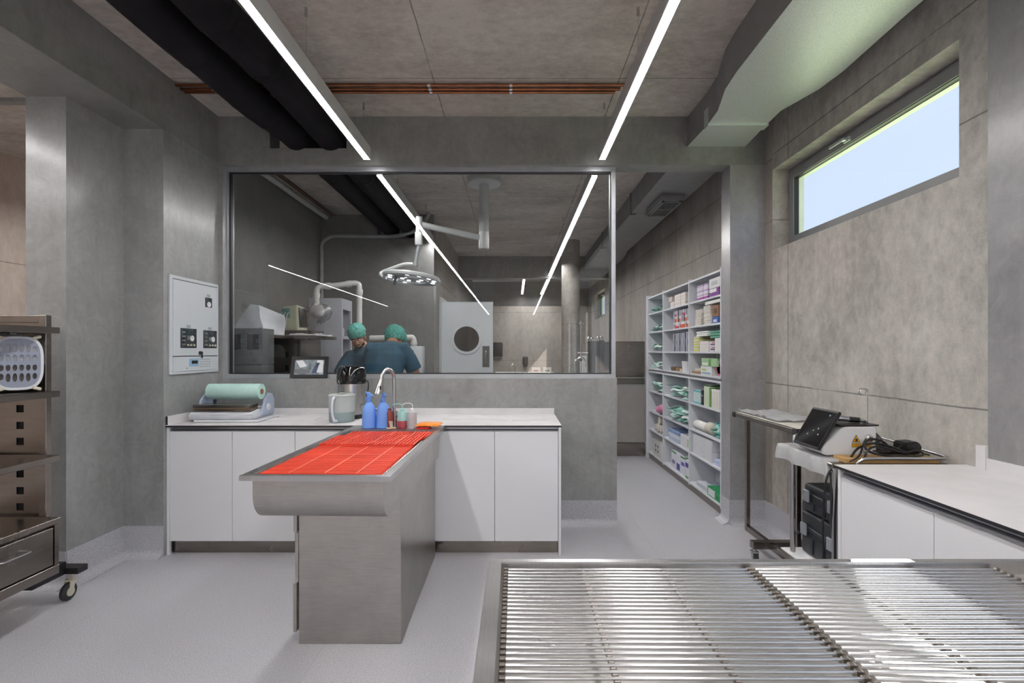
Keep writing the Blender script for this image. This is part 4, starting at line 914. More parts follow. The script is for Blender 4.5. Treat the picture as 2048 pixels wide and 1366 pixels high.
# white cover lying on it
def drape(name, lab, x0, x1, y0, y1, z, drops, m, amp=.004, nx=26, ny=22, seed=1, cat='cover'):
    """thin cloth on a flat top that hangs over the edges; drops = (left, right, near, far)"""
    random.seed(seed); l, r_, n_, f_ = drops; mb = MB(); th_ = .0025
    def bend(u, a, b, da, db):
        if u < a: d = min(a-u, da); return a-.004-.012*(1-math.exp(-d*30)), d
        if u > b: d = min(u-b, db); return b+.004+.012*(1-math.exp(-d*30)), d
        return u, 0
    G = []
    for j in range(ny+1):
        row = []
        for i in range(nx+1):
            u = x0-l+(x1-x0+l+r_)*i/nx; v = y0-n_+(y1-y0+n_+f_)*j/ny
            x, dx = bend(u, x0, x1, l, r_); y, dy = bend(v, y0, y1, n_, f_)
            d = max(dx, dy)+min(dx, dy)*.35
            wv = math.sin(u*46+seed)*math.sin(v*39+seed*2)*.5+math.sin(u*19+v*23)*.5
            zz = z+.004-d+amp*(abs(wv) if d == 0 else wv)
            if dx: x += (-1 if u < x0 else 1)*.010*math.sin(v*38+seed)*min(1, dx*15)
            if dy: y += (-1 if v < y0 else 1)*.010*math.sin(u*38+seed)*min(1, dy*15)
            row.append(mb.b.verts.new((x, y, zz+.002*random.random())))
        G.append(row)
    for j in range(ny):
        for i in range(nx): mb.b.faces.new([G[j][i], G[j][i+1], G[j+1][i+1], G[j+1][i]])
    bmesh.ops.solidify(mb.b, geom=mb.b.faces[:], thickness=-th_)
    bmesh.ops.recalc_face_normals(mb.b, faces=mb.b.faces)
    return tag(mb.build(name, m, smooth=60, origin=((x0+x1)/2, (y0+y1)/2, z)), lab, cat)
M_sheet = mat('white_nonwoven', 'e3e4e6', .8, var=.03, nscale=20, bump=.15)
drape('table_cover', 'white paper cover crumpled on the overbed table', tx0+.02, tx1-.02, ty0+.25, ty1-.02, tz+.0085, (0, 0, 0, 0), M_sheet, .014, seed=4)
# trolley
tr = thing('device_trolley', 'chrome tube trolley behind the right cabinets carrying the laser', 'trolley', (1.75, 2.6, 0))
qx0, qx1, qy0, qy1, qz = 1.47, 2.045, 2.34, 2.86, .90
mb = MB(); mb.box(qx0+.02, qy0+.01, qz-.02, qx1-.005, qy1-.01, qz, .004); mb.build('tray', M_steelL, tr)
mb = MB(); mb.box(qx0+.02, qy0+.02, .285, qx1-.005, qy1-.01, .31, .004); mb.build('lower_shelf', M_steelL, tr)
mb = MB(); mb.box(qx0+.04, qy0+.03, .3101, qx1-.02, qy1-.02, .316); mb.build('shelf_liner', M_sheet, tr)
for x, y in ((qx0+.075, qy1-.08), (qx0+.04, qy0+.02), (qx1-.03, qy0+.02), (qx1-.03, qy1-.03)):
    mb = MB(); mb.tube([(x, y, .07), (x, y, qz-.021)], .0135, 14); mb.build('post', M_chrome, tr, smooth=True)
    mb = MB(); mb.lathe([(0, -.01), (.03, -.01), (.034, 0), (.03, .01), (0, .01)], (x, y, .035), 16, 'x'); mb.tube([(x, y, .04), (x, y, .075)], .01, 8); mb.build('castor', M_rubber, tr, smooth=30)
mb = MB(); mb.tube(spline([(qx0+.12, qy1-.02, qz), (qx0+.12, qy1-.01, qz+.035), (qx0+.14, qy1-.005, qz+.05), (qx0+.2, qy1-.005, qz+.053), (qx0+.33, qy1-.005, qz+.053), (qx0+.46, qy1-.005, qz+.05), (qx0+.48, qy1-.01, qz)], 5), .0085, 10); mb.build('rail', M_chrome, tr, smooth=True)
mb = MB(); mb.tube(spline([(qx0+.13, qy0+.005, qz), (qx0+.15, qy0-.002, qz+.018), (qx0+.19, qy0-.004, qz+.027), (qx1-.06, qy0-.004, qz+.027), (qx1-.025, qy0+.01, qz+.03), (qx1-.013, qy0+.05, qz+.033), (qx1-.013, qy1-.05, qz+.05), (qx1-.03, qy1-.02, qz+.05), (qx1-.04, qy1-.01, qz)], 5), .008, 10); mb.build('rail', M_chrome, tr, smooth=True)
mb = MB(); mb.tube([(qx0+.075, qy1-.08, .42), (qx1-.03, qy1-.03, .42)], .008, 10); mb.build('cross_bar', M_chrome, tr, smooth=True)
drape('tray_drape', 'white crumpled drape hanging over the trolley tray under the laser', 1.49, 1.80, 2.40, 2.83, qz+.004, (.075, 0, .06, .0), M_sheet, .005, seed=2, cat='drape')
# laser device
lz = thing('laser_device', 'white laser unit with tilted black screen and yellow warning stickers', 'medical device', (1.64, 2.55, qz+.012)); ly0, ly1 = 2.455, 2.66; z0 = qz+.0175
M_lw = mat('laser_white', 'd9dadc', .3, var=.01)
prof = [(1.525, z0), (1.505, z0+.012), (1.51, z0+.04), (1.605, z0+.132), (1.625, z0+.14), (1.77, z0+.14), (1.775, z0+.12), (1.775, z0)]
mb = MB(); mb.prism(prof, 'y', ly0, ly1); bmesh.ops.bevel(mb.b, geom=mb.b.edges[:], offset=.004, segments=2, affect='EDGES'); mb.build('housing', M_lw, lz, smooth=30)
sn = Vector((-.132+.04*0-.0, 0, .095)).normalized()
d_ = Vector((1.606-1.498, 0, .205)).normalized(); nn = Vector((-d_.z, 0, d_.x))
A_ = Vector((1.495, 0, z0+.022))
def scr(a, b, off, th2, y0_, y1_):
    p = [A_+d_*a+nn*off, A_+d_*b+nn*off, A_+d_*b+nn*(off+th2), A_+d_*a+nn*(off+th2)]
    return MB().prism([(v.x, v.z) for v in p], 'y', y0_, y1_)
d_ = Vector((.096, 0, .165)).normalized(); nn = Vector((-d_.z, 0, d_.x))
mb = scr(0, .215, 0, .016, ly0-.008, ly1+.008); bmesh.ops.bevel(mb.b, geom=mb.b.edges[:], offset=.004, segments=2, affect='EDGES'); sc_ = mb.build('screen', M_black, lz, smooth=30)
scr(.012, .203, .0162, .0012, ly0+.002, ly1-.002).build('screen_glass', M_blackg, sc_)
M_ic = mat('icon_grey', '8a9096', .4)
for k, (a, y) in enumerate(((.07, 2.50), (.085, 2.55), (.1, 2.52), (.06, 2.58), (.18, 2.49))):
    scr(a, a+.008, .0175, .0008, y, y+.008).build('screen_icon', M_ic, sc_)
mb = MB(); mb.prism([(1.60, z0+.143), (1.79, z0+.143), (1.79, z0+.150), (1.60, z0+.150)], 'y', ly0+.004, ly1-.004); mb.build('top_cover', M_black, lz)
M_yel = mat('warning_yellow', 'd9a21b', .45); yy = ly0-.0005
tri = [(1.655, z0+.065), (1.695, z0+.065), (1.675, z0+.102)]
mb = MB(); mb.prism(tri, 'y', yy-.001, yy); st = mb.build('warning_sticker', M_black, lz)
def inset(p, k):
    c = (sum(q[0] for q in p)/len(p), sum(q[1] for q in p)/len(p)); return [(c[0]+(q[0]-c[0])*k, c[1]+(q[1]-c[1])*k) for q in p]
mb = MB(); mb.prism(inset(tri, .8), 'y', yy-.0018, yy-.001); mb.build('warning_field', M_yel, st)
mb = MB(); cx_, cz_ = 1.675, z0+.076
for k in range(8):
    a = PI*k/8; mb.box(cx_-.0085, yy-.0026, cz_-.0005, cx_+.0085, yy-.0019, cz_+.0005); vv = [v for v in mb.b.verts][-8:]; bmesh.ops.rotate(mb.b, cent=(cx_, 0, cz_), matrix=Matrix.Rotation(a, 3, 'Y'), verts=vv)
mb.lathe([(0, 0), (.004, 0), (.004, .0008), (0, .0008)], (cx_, yy-.0028, cz_), 12, 'y'); mb.build('warning_symbol', M_black, st)
for a, b in ((1.653, 1.699), (1.708, 1.748)):
    mb = MB(); mb.box(a, yy-.001, z0+.040, b, yy, z0+.06); s_ = mb.build('warning_sticker', M_black, lz)
    mb = MB(); mb.box(a+.002, yy-.0018, z0+.042, b-.002, yy-.001, z0+.058); mb.build('warning_field', M_yel, s_)
    mb = MB()
    for k in range(3): mb.box(a+.005, yy-.0023, z0+.045+k*.004, b-.006-.004*(k % 2), yy-.0019, z0+.0462+k*.004)
    mb.build('sticker_lines', M_black, s_)
mb = MB(); mb.lathe([(0, 0), (.02, 0), (.017, -.012), (.01, -.016), (0, -.016)], (1.735, ly0, z0+.085), 20, 'y'); mb.build('emergency_knob', M_chrome, lz, smooth=30)
mb = MB(); mb.lathe([(0, 0), (.012, 0), (.01, -.012), (0, -.014)], (1.715, ly0, z0+.02), 16, 'y'); mb.build('socket', M_chrome, lz, smooth=30)
# handpiece on top
hp = thing('laser_handpiece', 'silver and black laser handpiece resting on top of the white unit', 'handpiece', (1.70, 2.52, z0+.15)); zz = z0+.167
mb = MB(); mb.tube([(1.635, 2.54, zz+.006), (1.645, 2.54, zz+.006), (1.69, 2.53, zz+.0)], [.012, .0155, .013], 18); mb.build('handpiece_head', mat('brushed_alu', 'b9bbbf', .25, metal=.9), hp, smooth=30)
mb = MB(); mb.tube([(1.689, 2.53, zz), (1.735, 2.52, zz-.003)], [.0145, .0135], 18); mb.build('handpiece_grip', M_black, hp, smooth=30)
mb = MB(); mb.tube([(1.735, 2.52, zz-.003), (1.752, 2.516, zz-.004)], [.0095, .009], 14); mb.build('handpiece_coupling', M_chrome, hp, smooth=30)
# iv hook
ih = thing('cable_hook', 'thin steel pole with a double loop hook rising behind the laser', 'hook', (1.80, 2.60, .9))
mb = MB(); pts = [(1.835, 2.60, .905), (1.835, 2.60, 1.20)]+[(1.835-.012+.012*math.cos(a), 2.6, 1.222+.012*math.sin(a)) for a in (0, PI/4, PI/2)]+[(1.812, 2.6, 1.2345)]
for k in range(24): a = PI/2+k*.52; pts.append((1.80+.016*math.cos(a), 2.6-.0012*k, 1.218+.016*math.sin(a)))
mb.tube(spline(pts, 3), .0028, 8); mb.build('hook_rod', M_chrome, ih, smooth=True)
mb = MB(); mb.cyl((1.835, 2.60, .9005), (1.835, 2.60, .93), .008, 12); mb.build('hook_socket', M_chrome, ih)
# tan box, power supplies, cables
o = MB().box(1.555, 2.352, qz+.001, 2.0, 2.445, qz+.024, .002).build('cardboard_box', mat('tan_cardboard', 'b8935e', .7, var=.06), origin=(1.78, 2.4, qz)); tag(o, 'flat tan cardboard box on the trolley under the black cables', 'box')
def cable(pts, r, label, m=M_black, grp='black cables around the laser trolley'):
    o = MB().tube(spline(pts, 7), r, 8).build('cable', m, smooth=True, origin=pts[0]); return tag(o, label, 'cable', grp)
cable([(1.752, 2.516, zz-.004), (1.762, 2.50, zz-.015), (1.76, 2.47, zz-.05), (1.70, 2.435, .985), (1.61, 2.35, .93), (1.53, 2.375, .885), (1.475, 2.36, .84), (1.462, 2.37, .70), (1.458, 2.37, .45), (1.46, 2.38, .36)], .0045, 'black cable from the handpiece down across the white laser side')
cable([(1.755, 2.52, zz-.01), (1.775, 2.48, 1.02), (1.77, 2.44, .96), (1.785, 2.43, .935), (1.81, 2.44, .95), (1.80, 2.46, 1.0), (1.79, 2.5, 1.03)], .004, 'black cable looped beside the laser top corner')
cable([(1.60, 2.38, .926), (1.65, 2.40, .965), (1.73, 2.41, .985), (1.82, 2.40, .965), (1.88, 2.39, .935), (1.80, 2.38, .93), (1.70, 2.375, .945), (1.665, 2.38, .975), (1.70, 2.40, 1.005), (1.77, 2.41, .995), (1.82, 2.40, .94)], .0055, 'thick black cable coiled on the tan box')
cable([(1.655, 2.365, .926), (1.665, 2.365, .955), (1.70, 2.37, .975), (1.76, 2.375, .97), (1.85, 2.38, .945), (1.92, 2.39, .955), (1.96, 2.40, .935), (1.90, 2.37, .93), (1.75, 2.365, .928)], .005, 'black cable lying loosely in front of the coil')
cable([(1.778, 2.60, z0+.12), (1.81, 2.58, z0+.115), (1.84, 2.55, z0+.08), (1.85, 2.53, z0+.03), (1.87, 2.51, z0+.02)], .0065, 'black mains cable leaving the back of the laser')
cable([(1.89, 2.44, .97), (1.85, 2.43, .95), (1.80, 2.42, .94), (1.74, 2.43, .945)], .004, 'thin black cable to the power adapter')
cable([(1.93, 2.45, .99), (1.945, 2.43, .965), (1.96, 2.41, .94), (1.99, 2.40, .93)], .004, 'short black cable right of the power adapter')
cable([(1.515, 2.40, .87), (1.50, 2.37, .80), (1.495, 2.36, .72), (1.50, 2.37, .60), (1.515, 2.36, .50), (1.54, 2.37, .40)], .0065, 'thick black cable hanging at the trolley corner')
cable([(1.53, 2.345, .895), (1.51, 2.345, .80), (1.505, 2.35, .68), (1.50, 2.345, .55), (1.50, 2.345, .35)], .005, 'black cable hanging closest to the white cabinet end')
pa = thing('power_adapter', 'black power adapter with plugs on the trolley tray', 'power adapter', (1.92, 2.45, qz))
mb = MB(); mb.prism([(1.885, .955), (1.90, .93), (1.965, .93), (1.975, .965), (1.955, .99), (1.89, .985)], 'y', 2.42, 2.50); bmesh.ops.bevel(mb.b, geom=mb.b.edges[:], offset=.006, segments=2, affect='EDGES'); mb.build('adapter_body', M_black, pa, smooth=30)
mb = MB(); mb.box(1.80, 2.46, .926, 2.0, 2.53, .944, .004); mb.build('socket_strip', M_rubber, pa)
mb = MB(); mb.lathe([(0, 0), (.012, 0), (.009, .03), (0, .03)], (1.84, 2.49, .944), 12); mb.build('plug', M_black, pa, smooth=True)
mb = MB(); mb.box(1.83, 2.47, qz+.0005, 1.98, 2.52, .9262); mb.build('adapter_foot', M_rubber, pa)
# black hard cases
M_case = mat('black_case_plastic', '26292f', .45, var=.1); M_latch = mat('case_grey', '8a8f98', .35)
def case(x0, x1, y0, y1, z0_, z1_, lab, wheel):
    t = thing('hard_case', lab, 'case', ((x0+x1)/2, (y0+y1)/2, z0_), 'black hard cases on the trolley shelf'); zm_ = z0_+(z1_-z0_)*.62
    mb = MB(); mb.box(x0, y0, z0_, x1, y1, zm_-.002, .018, 3); mb.build('case_bottom', M_case, t, smooth=30)
    mb = MB(); mb.box(x0, y0, zm_+.002, x1, y1, z1_, .018, 3)
    mb.build('case_lid', M_case, t, smooth=30)
    mb = MB(); mb.box(x0-.008, y0-.008, zm_-.014, x1, y1, zm_+.014, .005); mb.build('case_seam_band', M_case, t)
    for y in (y0+.06, y1-.08):
        mb = MB(); mb.box(x0-.022, y, zm_-.035, x0-.0085, y+.05, zm_+.03, .004); mb.build('latch', M_latch, t)
    for x in (x0+.08,):
        mb = MB(); mb.box(x, y0-.02, zm_-.03, x+.09, y0-.0085, zm_+.03, .004); mb.build('latch', M_latch, t)
    mb = MB()
    for k in range(3): mb.box(x0-.006, y0+.05+k*.1, z0_+.02, x0+.004, y0+.07+k*.1, zm_-.04); mb.box(x0+.05+k*.1, y0-.006, z0_+.02, x0+.07+k*.1, y0+.004, zm_-.04)
    mb.box(x0-.003, y0+.03, zm_-.05, x0+.003, y1-.03, zm_-.035); mb.box(x0-.003, y0-.003, zm_-.05, x1-.03, y0+.003, zm_-.035); mb.box(x0-.003, y0-.003, zm_-.05, x0+.003, y0+.031, zm_-.035)
    mb.build('case_ribs', M_case, t)
    if wheel:
        mb = MB(); mb.lathe([(0, -.016), (.036, -.016), (.04, 0), (.036, .016), (0, .016)], (x0+.02, y0-.022, z0_+.07), 22, 'y'); w_ = mb.build('wheel', M_rubber, t, smooth=30)
        mb = MB(); mb.lathe([(0, 0), (.016, 0), (.014, -.006), (0, -.006)], (x0+.02, y0-.0385, z0_+.07), 16, 'y'); mb.build('wheel_hub', M_latch, w_, smooth=30)
    return t
case(1.60, 1.95, 2.43, 2.80, .317, .545, 'lower black wheeled hard case on the trolley shelf', True)
case(1.61, 1.95, 2.44, 2.79, .546, .70, 'upper black hard case stacked on the wheeled one', False)
bp = thing('stool_pad', 'round black pad leaning behind the trolley post', 'pad', (1.80, 2.97, .3))
mb = MB(); mb.lathe([(0, -.02), (.13, -.02), (.15, -.01), (.15, .01), (.13, .02), (0, .02)], (1.79, 2.95, .47), 32, 'x'); mb.build('pad_disc', M_black, bp, smooth=30)
mb = MB(); mb.cyl((1.79, 2.95, 0.002), (1.79, 2.95, .325), .012, 12); mb.lathe([(0, 0), (.12, 0), (.11, .02), (0, .03)], (1.79, 2.95, .001), 24); mb.build('pad_stand', M_black, bp, smooth=30)
# ================================================================ white shelving beyond the doorway with its contents
SX, SB = 1.782, 2.062                         # front and back of the unit
PY = [4.325, 5.13, 6.03, 6.72]                # post lines: near bay, middle bay, far bay
SZ = [.095, .40, .645, .91, 1.165, 1.205, 1.425, 1.68, 1.925, 2.14]
M_shw = mat('shelf_white', 'd9dce2', .35, var=.006)
su = thing('shelving_unit', 'white open shelving unit along the wall beyond the doorway', 'shelving', (1.92, 5.5, 0))
PT = .02
for y in PY:
    for za, zb_ in ((.06, 1.165), (1.205, 2.16)):
        yy_ = min(max(y, PY[0]+PT/2), PY[3]-PT/2)
        mb = MB(); mb.box(SX, yy_-PT/2, za, SB, yy_+PT/2, zb_, .001)
        for zz_ in [za+.08+k*.075 for k in range(int((zb_-za-.1)/.075))]:
            pass
        mb.build('upright_panel', M_shw, su)
for b in range(3):
    ya, yb = PY[b]+PT/2+(.01 if b == 0 else 0), PY[b+1]-PT/2-(.01 if b == 2 else 0)
    for z in SZ:
        mb = MB(); mb.box(SX+(.0 if z in (1.165, 2.14, .095) else .006), ya, z-.018, SB-.009, yb, z, .001); mb.build('shelf_board', M_shw, su)
    mb = MB(); mb.box(SB-.008, ya, .08, SB-.001, yb, 2.14); mb.build('back_panel', M_shw, su)
mb = MB(); mb.box(SX+.008, PY[0]+.02, 1.1655, SX+.02, PY[3]-.02, 1.186); mb.build('handle_profile', M_gola, su)
mb = MB(); mb.box(SX+.02, PY[0], 0, SX+.034, PY[3], .076); mb.build('plinth', M_steelL, su)
mb = MB(); mb.box(SX-.015, PY[3]+.001, 0, SB, PY[3]+.022, 2.17, .001); mb.build('end_panel', M_shw, su)
BZ = {1: 1.925, 2: 1.68, 3: 1.425, 4: 1.205, 5: .91, 6: .645, 7: .40, 8: .095}
HC = {}
def cm(c, rough=.5, **k):
    if c not in HC: HC[c] = mat('pack_'+c, c, rough, var=.03, **k)
    return HC[c]
def pbox(name, lab, cat, y, dy, z, h, c, x=SX+.02, dx=.12, stripe=None, bands=(), group=None, lid=None):
    """box whose front face (at x) looks into the room; stripe = (colour, from, to) fractions of the height"""
    t = thing(name, lab, cat, (x+dx/2, y+dy/2, z), group)
    MB().box(x, y, z+.0005, x+dx, y+dy, z+h, .0015).build('box_body', cm(c), t)
    for cc, f0, f1, g0, g1 in ([(stripe[0], stripe[1], stripe[2], 0, 1)] if stripe else [])+list(bands):
        MB().box(x-.0008, y+.002+(dy-.004)*g0, z+h*f0, x-.0001, y+.002+(dy-.004)*g1, z+h*f1).build('box_print', cm(cc), t)
        if g0 == 0: MB().box(x, y-.0008, z+h*f0, x+dx, y-.0001, z+h*f1).build('box_print', cm(cc), t)
    return t
PY0 = {'C': PY[0], 'B': PY[1], 'A': PY[2]}
def row(n, y0, dy, z, h, c, stripes, lab, group, dx=.12, x=SX+.03, name='medicine_box', cat='box', gap=.006, words=None):
    first = {}
    for k in range(n):
        s_ = stripes[k % len(stripes)]; key = s_
        if key not in first: first[key] = o_ = pbox(name, lab, cat, y0, dy, z, h, c, x, dx, bands=s_, group=group)
        else: o_ = copy_tree(first[key])
        o_.location = (x+dx/2+.003*math.sin(k*2.1), y0+dy/2+k*(dy+gap), z); o_['label'] = lab if not words else words[k % len(stripes)]+' '+lab
        if words: o_['group'] = words[k % len(stripes)]+' '+group
BAY = {'C': 'near', 'B': 'middle', 'A': 'far'}
# near bay, top: white boxes with purple
pz = (('a23f9a', .0, .35, 0, 1), ('8d5ba8', .55, .62, 0, 1)); pz2 = (('b8306f', .0, .5, 0, 1),)
row(5, 4.70, .052, 1.925, .075, 'dcdae2', [pz, pz], 'small white and purple box in the lower row, top shelf of the near bay', 'purple boxes, lower row')
row(5, 4.70, .052, 2.001, .07, 'd6d3df', [(('a05ba8', .1, .2, 0, 1), ('a05ba8', .8, .9, 0, 1))], 'small white and purple box in the upper row, top shelf of the near bay', 'purple boxes, upper row')
pbox('carton', 'white carton on the top shelf of the near bay beside the purple boxes', 'box', 4.40, .24, 2.0, .09, 'd9d9d8', dx=.16, bands=(('b9bcc0', .3, .7, .2, .8),))
pbox('carton', 'flat purple carton under the white carton, top shelf of the near bay', 'box', 4.42, .22, 1.925, .035, '7b3f8e', dx=.16)
pbox('carton', 'white and magenta carton lying on the purple one, near bay top', 'box', 4.43, .20, 1.961, .036, 'e2dfe6', dx=.15, bands=(('8b3f93', 0, 1, 0, .2),))
# near bay, second: stacks of folded towels, brown and blue cartons
def folded(name, lab, cat, y, dy, z, h, c, x=SX+.025, dx=.18, seed=0, group=None):
    random.seed(seed+int(z*1000)); mb = MB(); n = 3
    for k in range(n):
        a = h/n; mb.box(x+random.uniform(0, .006), y+random.uniform(0, .008), z+.0005+a*k, x+dx, y+dy-random.uniform(0, .008), z+a*(k+1)-.0006, a*.4, 2)
    mb.box(x+.02, y+.02, z+.0005, x+dx-.01, y+dy-.02, z+h-.002)
    bmesh.ops.bevel(mb.b, geom=[], offset=.001)
    return tag(mb.build(name, cm(c, .8), smooth=40, origin=(x+dx/2, y+dy/2, z)), lab, cat, group)
for k in range(5): folded('folded_gauze', 'folded white gauze pack, number %s from below in the left stack of the near bay' % ['one', 'two', 'three', 'four', 'five'][k], 'gauze pack', 4.86-.004*k, .17, 1.68+.032*k, .031, 'e3ddd8', seed=k, group='gauze packs, left stack')
for k in range(5): folded('folded_gauze', 'folded white gauze pack, number %s from below in the right stack of the near bay' % ['one', 'two', 'three', 'four', 'five'][k], 'gauze pack', 4.62+.003*k, .18, 1.68+.036*k, .035, 'e6e1dc', seed=k+9, group='gauze packs, right stack')
pbox('carton', 'brown cardboard carton on the second shelf of the near bay', 'box', 4.43, .14, 1.74, .10, '8c6a50', dx=.14, bands=(('5f432f', .3, .7, .2, .7),))
pbox('carton', 'small blue carton below the brown carton', 'box', 4.44, .13, 1.68, .058, '3f62a8', dx=.14, bands=(('d9dce6', .2, .6, .2, .8),))
pbox('carton', 'flat white carton lying on the gauze packs in the near bay', 'box', 4.40, .34, 1.862, .03, 'e0dfdc', dx=.17)
# near bay, third
for k in range(5): pbox('flat_box', 'flat white box with yellow end, one of five stacked on the third shelf', 'box', 4.90, .14, 1.425+.029*k, .028, 'e6e5dc', dx=.17, bands=(('d3d37a', .1, .75, 0, .95),), group='yellow ended boxes')
for k in range(3): pbox('flat_box', 'flat white carton in the stack right of the yellow ended boxes, %s' % ['lowest', 'middle', 'topmost'][k], 'box', 4.66, .22, 1.425+.033*k, .032, 'e4e0dd', dx=.17)
for k in range(2): pbox('flat_box', 'small carton with violet print, %s one on the third shelf' % ['lower', 'upper'][k], 'box', 4.53, .10, 1.425+.045*k, .043, 'ddd7df', dx=.15, bands=(('473064', .35, .6, 0, .8), ('b7541f', .75, .9, 0, .5)))
pbox('carton', 'white carton nearest the pillar on the third shelf', 'box', 4.37, .14, 1.425, .12, 'e1dfe0', dx=.16)
folded('folded_sheet', 'white folded sheet resting on the yellow ended boxes', 'sheet', 4.70, .30, 1.5705, .05, 'e8e9e8', dx=.2, seed=30)
folded('drape_pack', 'green drape pack on the third shelf of the near bay', 'drape pack', 4.38, .28, 1.546, .07, '5f9a86', seed=33)
# near bay, fourth (worktop level)
pbox('carton', 'green and white glove carton on top of another, near bay at counter height', 'box', 4.47, .36, 1.286, .075, '9fc29a', dx=.16, bands=(('5f9f4d', .1, .9, .35, .5), ('e0e8da', .15, .45, .55, .95)))
pbox('carton', 'white glove carton under the green and white one', 'box', 4.58, .27, 1.205, .08, 'e0e2e0', dx=.16, bands=(('8aa7c0', .1, .3, .1, .9), ('b5c17a', .5, .7, .5, .9)))
pbox('tray_box', 'flat brown cardboard tray at counter height of the near bay', 'box', 4.86, .23, 1.205, .022, '9b7655', dx=.16)
tp = thing('tape_roll', 'purple roll with a pink ring at the near end of the counter height shelf', 'roll', (1.86, 4.47, 1.205))
mb = MB(); mb.lathe([(.045, -.02), (.062, -.02), (.062, .02), (.045, .02), (.045, -.02)], (1.845, 4.47, 1.268), 28, 'x'); mb.build('roll_ring', cm('c0507c'), tp, smooth=30)
mb = MB(); mb.lathe([(0, -.015), (.044, -.015), (.044, .015), (0, .015)], (1.845, 4.47, 1.268), 28, 'x'); mb.build('roll_core', cm('8b7fc0'), tp, smooth=30)
folded('pouch_pack', 'pale pack lying on the brown tray in the near bay', 'pack', 4.88, .16, 1.2275, .025, 'd8d2c2', dx=.13, seed=40)
# near bay, lower unit
pbox('carton', 'teal edged clear pack box on the fifth shelf of the near bay', 'box', 4.86, .19, .91, .13, 'c7d7d9', dx=.15, bands=(('63b7bf', 0, .12, 0, 1), ('63b7bf', .88, 1, 0, 1)))
pbox('carton', 'narrow black carton on the fifth shelf of the near bay', 'box', 4.79, .05, .91, .14, '2b2b33', dx=.13, bands=(('9aa0aa', .6, .7, .1, .9),))
pbox('carton', 'tall green and cream carton on the fifth shelf of the near bay', 'box', 4.62, .15, .91, .20, 'cfd9c4', dx=.16, bands=(('6fa04f', 0, .9, 0, .12), ('3c5a36', .94, 1, 0, 1)))
for k in range(4): pbox('flat_box', 'upright white pack, one of four beside the green and cream carton', 'pack', 4.41+k*.045, .040, .91, .15, 'e0dcd6', dx=.15, group='upright white packs')
pbox('flat_box', 'white lid lying on the four upright packs', 'lid', 4.40, .19, 1.061, .02, 'e4e3e3', dx=.16)
def rollobj(lab, y0, y1, z, r, c, x=1.85, name='cotton_roll'):
    mb = MB(); mb.lathe([(0, 0), (r*.8, 0), (r, r*.25), (r*.96, (y1-y0)*.5), (r, (y1-y0)-r*.25), (r*.8, y1-y0), (0, y1-y0)], (x, y0, z+r), 20, 'y'); return tag(mb.build(name, cm(c, .8), smooth=60, origin=(x, (y0+y1)/2, z)), lab, 'roll')
rollobj('thick white roll lying on the sixth shelf of the near bay', 4.78, 5.08, .6455, .045, 'dfddda')
rollobj('cream roll in film beside the teal bags, near bay', 4.62, 4.76, .6455, .055, 'c9c5b6')
# crumpled pouches: each one a bent quad pack
M_mp = [mat('mint_pouch_%s' % n, c, .4, var=.05) for n, c in (('pale', 'c3e2da'), ('mid', '9fcfc4'), ('white', 'dfe7e3'), ('deep', '77b8aa'), ('teal', '7cc7c3'))]
def pouch(lab, y, z, ang, tilt, L, W, m, seed, grp, x=1.86, name='sterile_pouch', cat='pouch', h=.008):
    random.seed(seed); mb = MB(); n = 6; T = []; B = []
    for i in range(n+1):
        for j in range(5):
            u, v = i/n-.5, j/4-.5
            zz_ = .010*math.sin(u*7+seed)+.006*math.cos(v*8+seed*2)+.003*random.random()
            th_ = h*(1-(2*v)**2*.9)*(1-(2*u)**4*.9)
            T.append(mb.b.verts.new((v*W, u*L, zz_+th_))); B.append(mb.b.verts.new((v*W, u*L, zz_-.0006)))
    for i in range(n):
        for j in range(4):
            a = i*5+j; mb.b.faces.new([T[a], T[a+1], T[a+6], T[a+5]]); mb.b.faces.new([B[a+5], B[a+6], B[a+1], B[a]])
    for lst in ([i*5 for i in range(n+1)], [i*5+4 for i in range(n+1)], list(range(5)), [n*5+j for j in range(5)]):
        for a, b in zip(lst, lst[1:]): mb.b.faces.new([T[a], T[b], B[b], B[a]])
    bmesh.ops.recalc_face_normals(mb.b, faces=mb.b.faces)
    o = mb.build(name, m, smooth=50); o.location = (x, y, z); o.rotation_euler = (tilt, .12*math.sin(seed), ang)
    return tag(o, lab, cat, grp)
def pile(bay, level, n, y0, y1, where, seed, mats=(0, 1, 2, 3), L=.17, rise=.013, x=1.865):
    random.seed(seed*77); z = BZ[level]+.02; pos = []
    for k in range(n):
        y = y0+.07+(y1-y0-.14)*((k*.618+.2*random.random()) % 1)
        a = random.uniform(-.9, .9); t_ = random.uniform(-.12, .12); zz_ = z+rise*(k*.9*(.6+.8*abs(math.sin(k)))); zz_ = z+rise*k*.75
        mw = ['pale mint', 'mint', 'whitish', 'deep green', 'teal'][mats[k % len(mats)]]
        pouch('%s sterilisation pouch in the pile on %s' % (mw, where), y, zz_, a, t_, L, .085, M_mp[mats[k % len(mats)]], seed*10+k, '%s pouches on %s' % (mw, where), x+random.uniform(-.02, .02))
pile('A', 1, 6, 6.15, 6.62, 'the top shelf of the far bay', 1)
pile('A', 2, 6, 6.15, 6.62, 'the second shelf of the far bay', 2)
pile('A', 3, 8, 6.10, 6.70, 'the third shelf of the far bay', 3, (0, 2, 1, 0))
pile('A', 4, 6, 6.15, 6.62, 'the counter height shelf of the far bay', 4, (2, 1, 2))
pile('A', 5, 11, 6.08, 6.68, 'the fifth shelf of the far bay', 5, (0, 3, 2, 0))
pile('B', 5, 12, 5.18, 5.95, 'the fifth shelf of the middle bay', 6, (0, 1, 2, 0), .22)
pile('B', 6, 16, 5.16, 5.98, 'the sixth shelf of the middle bay', 7, (1, 0, 3, 2, 0), .22, .011)
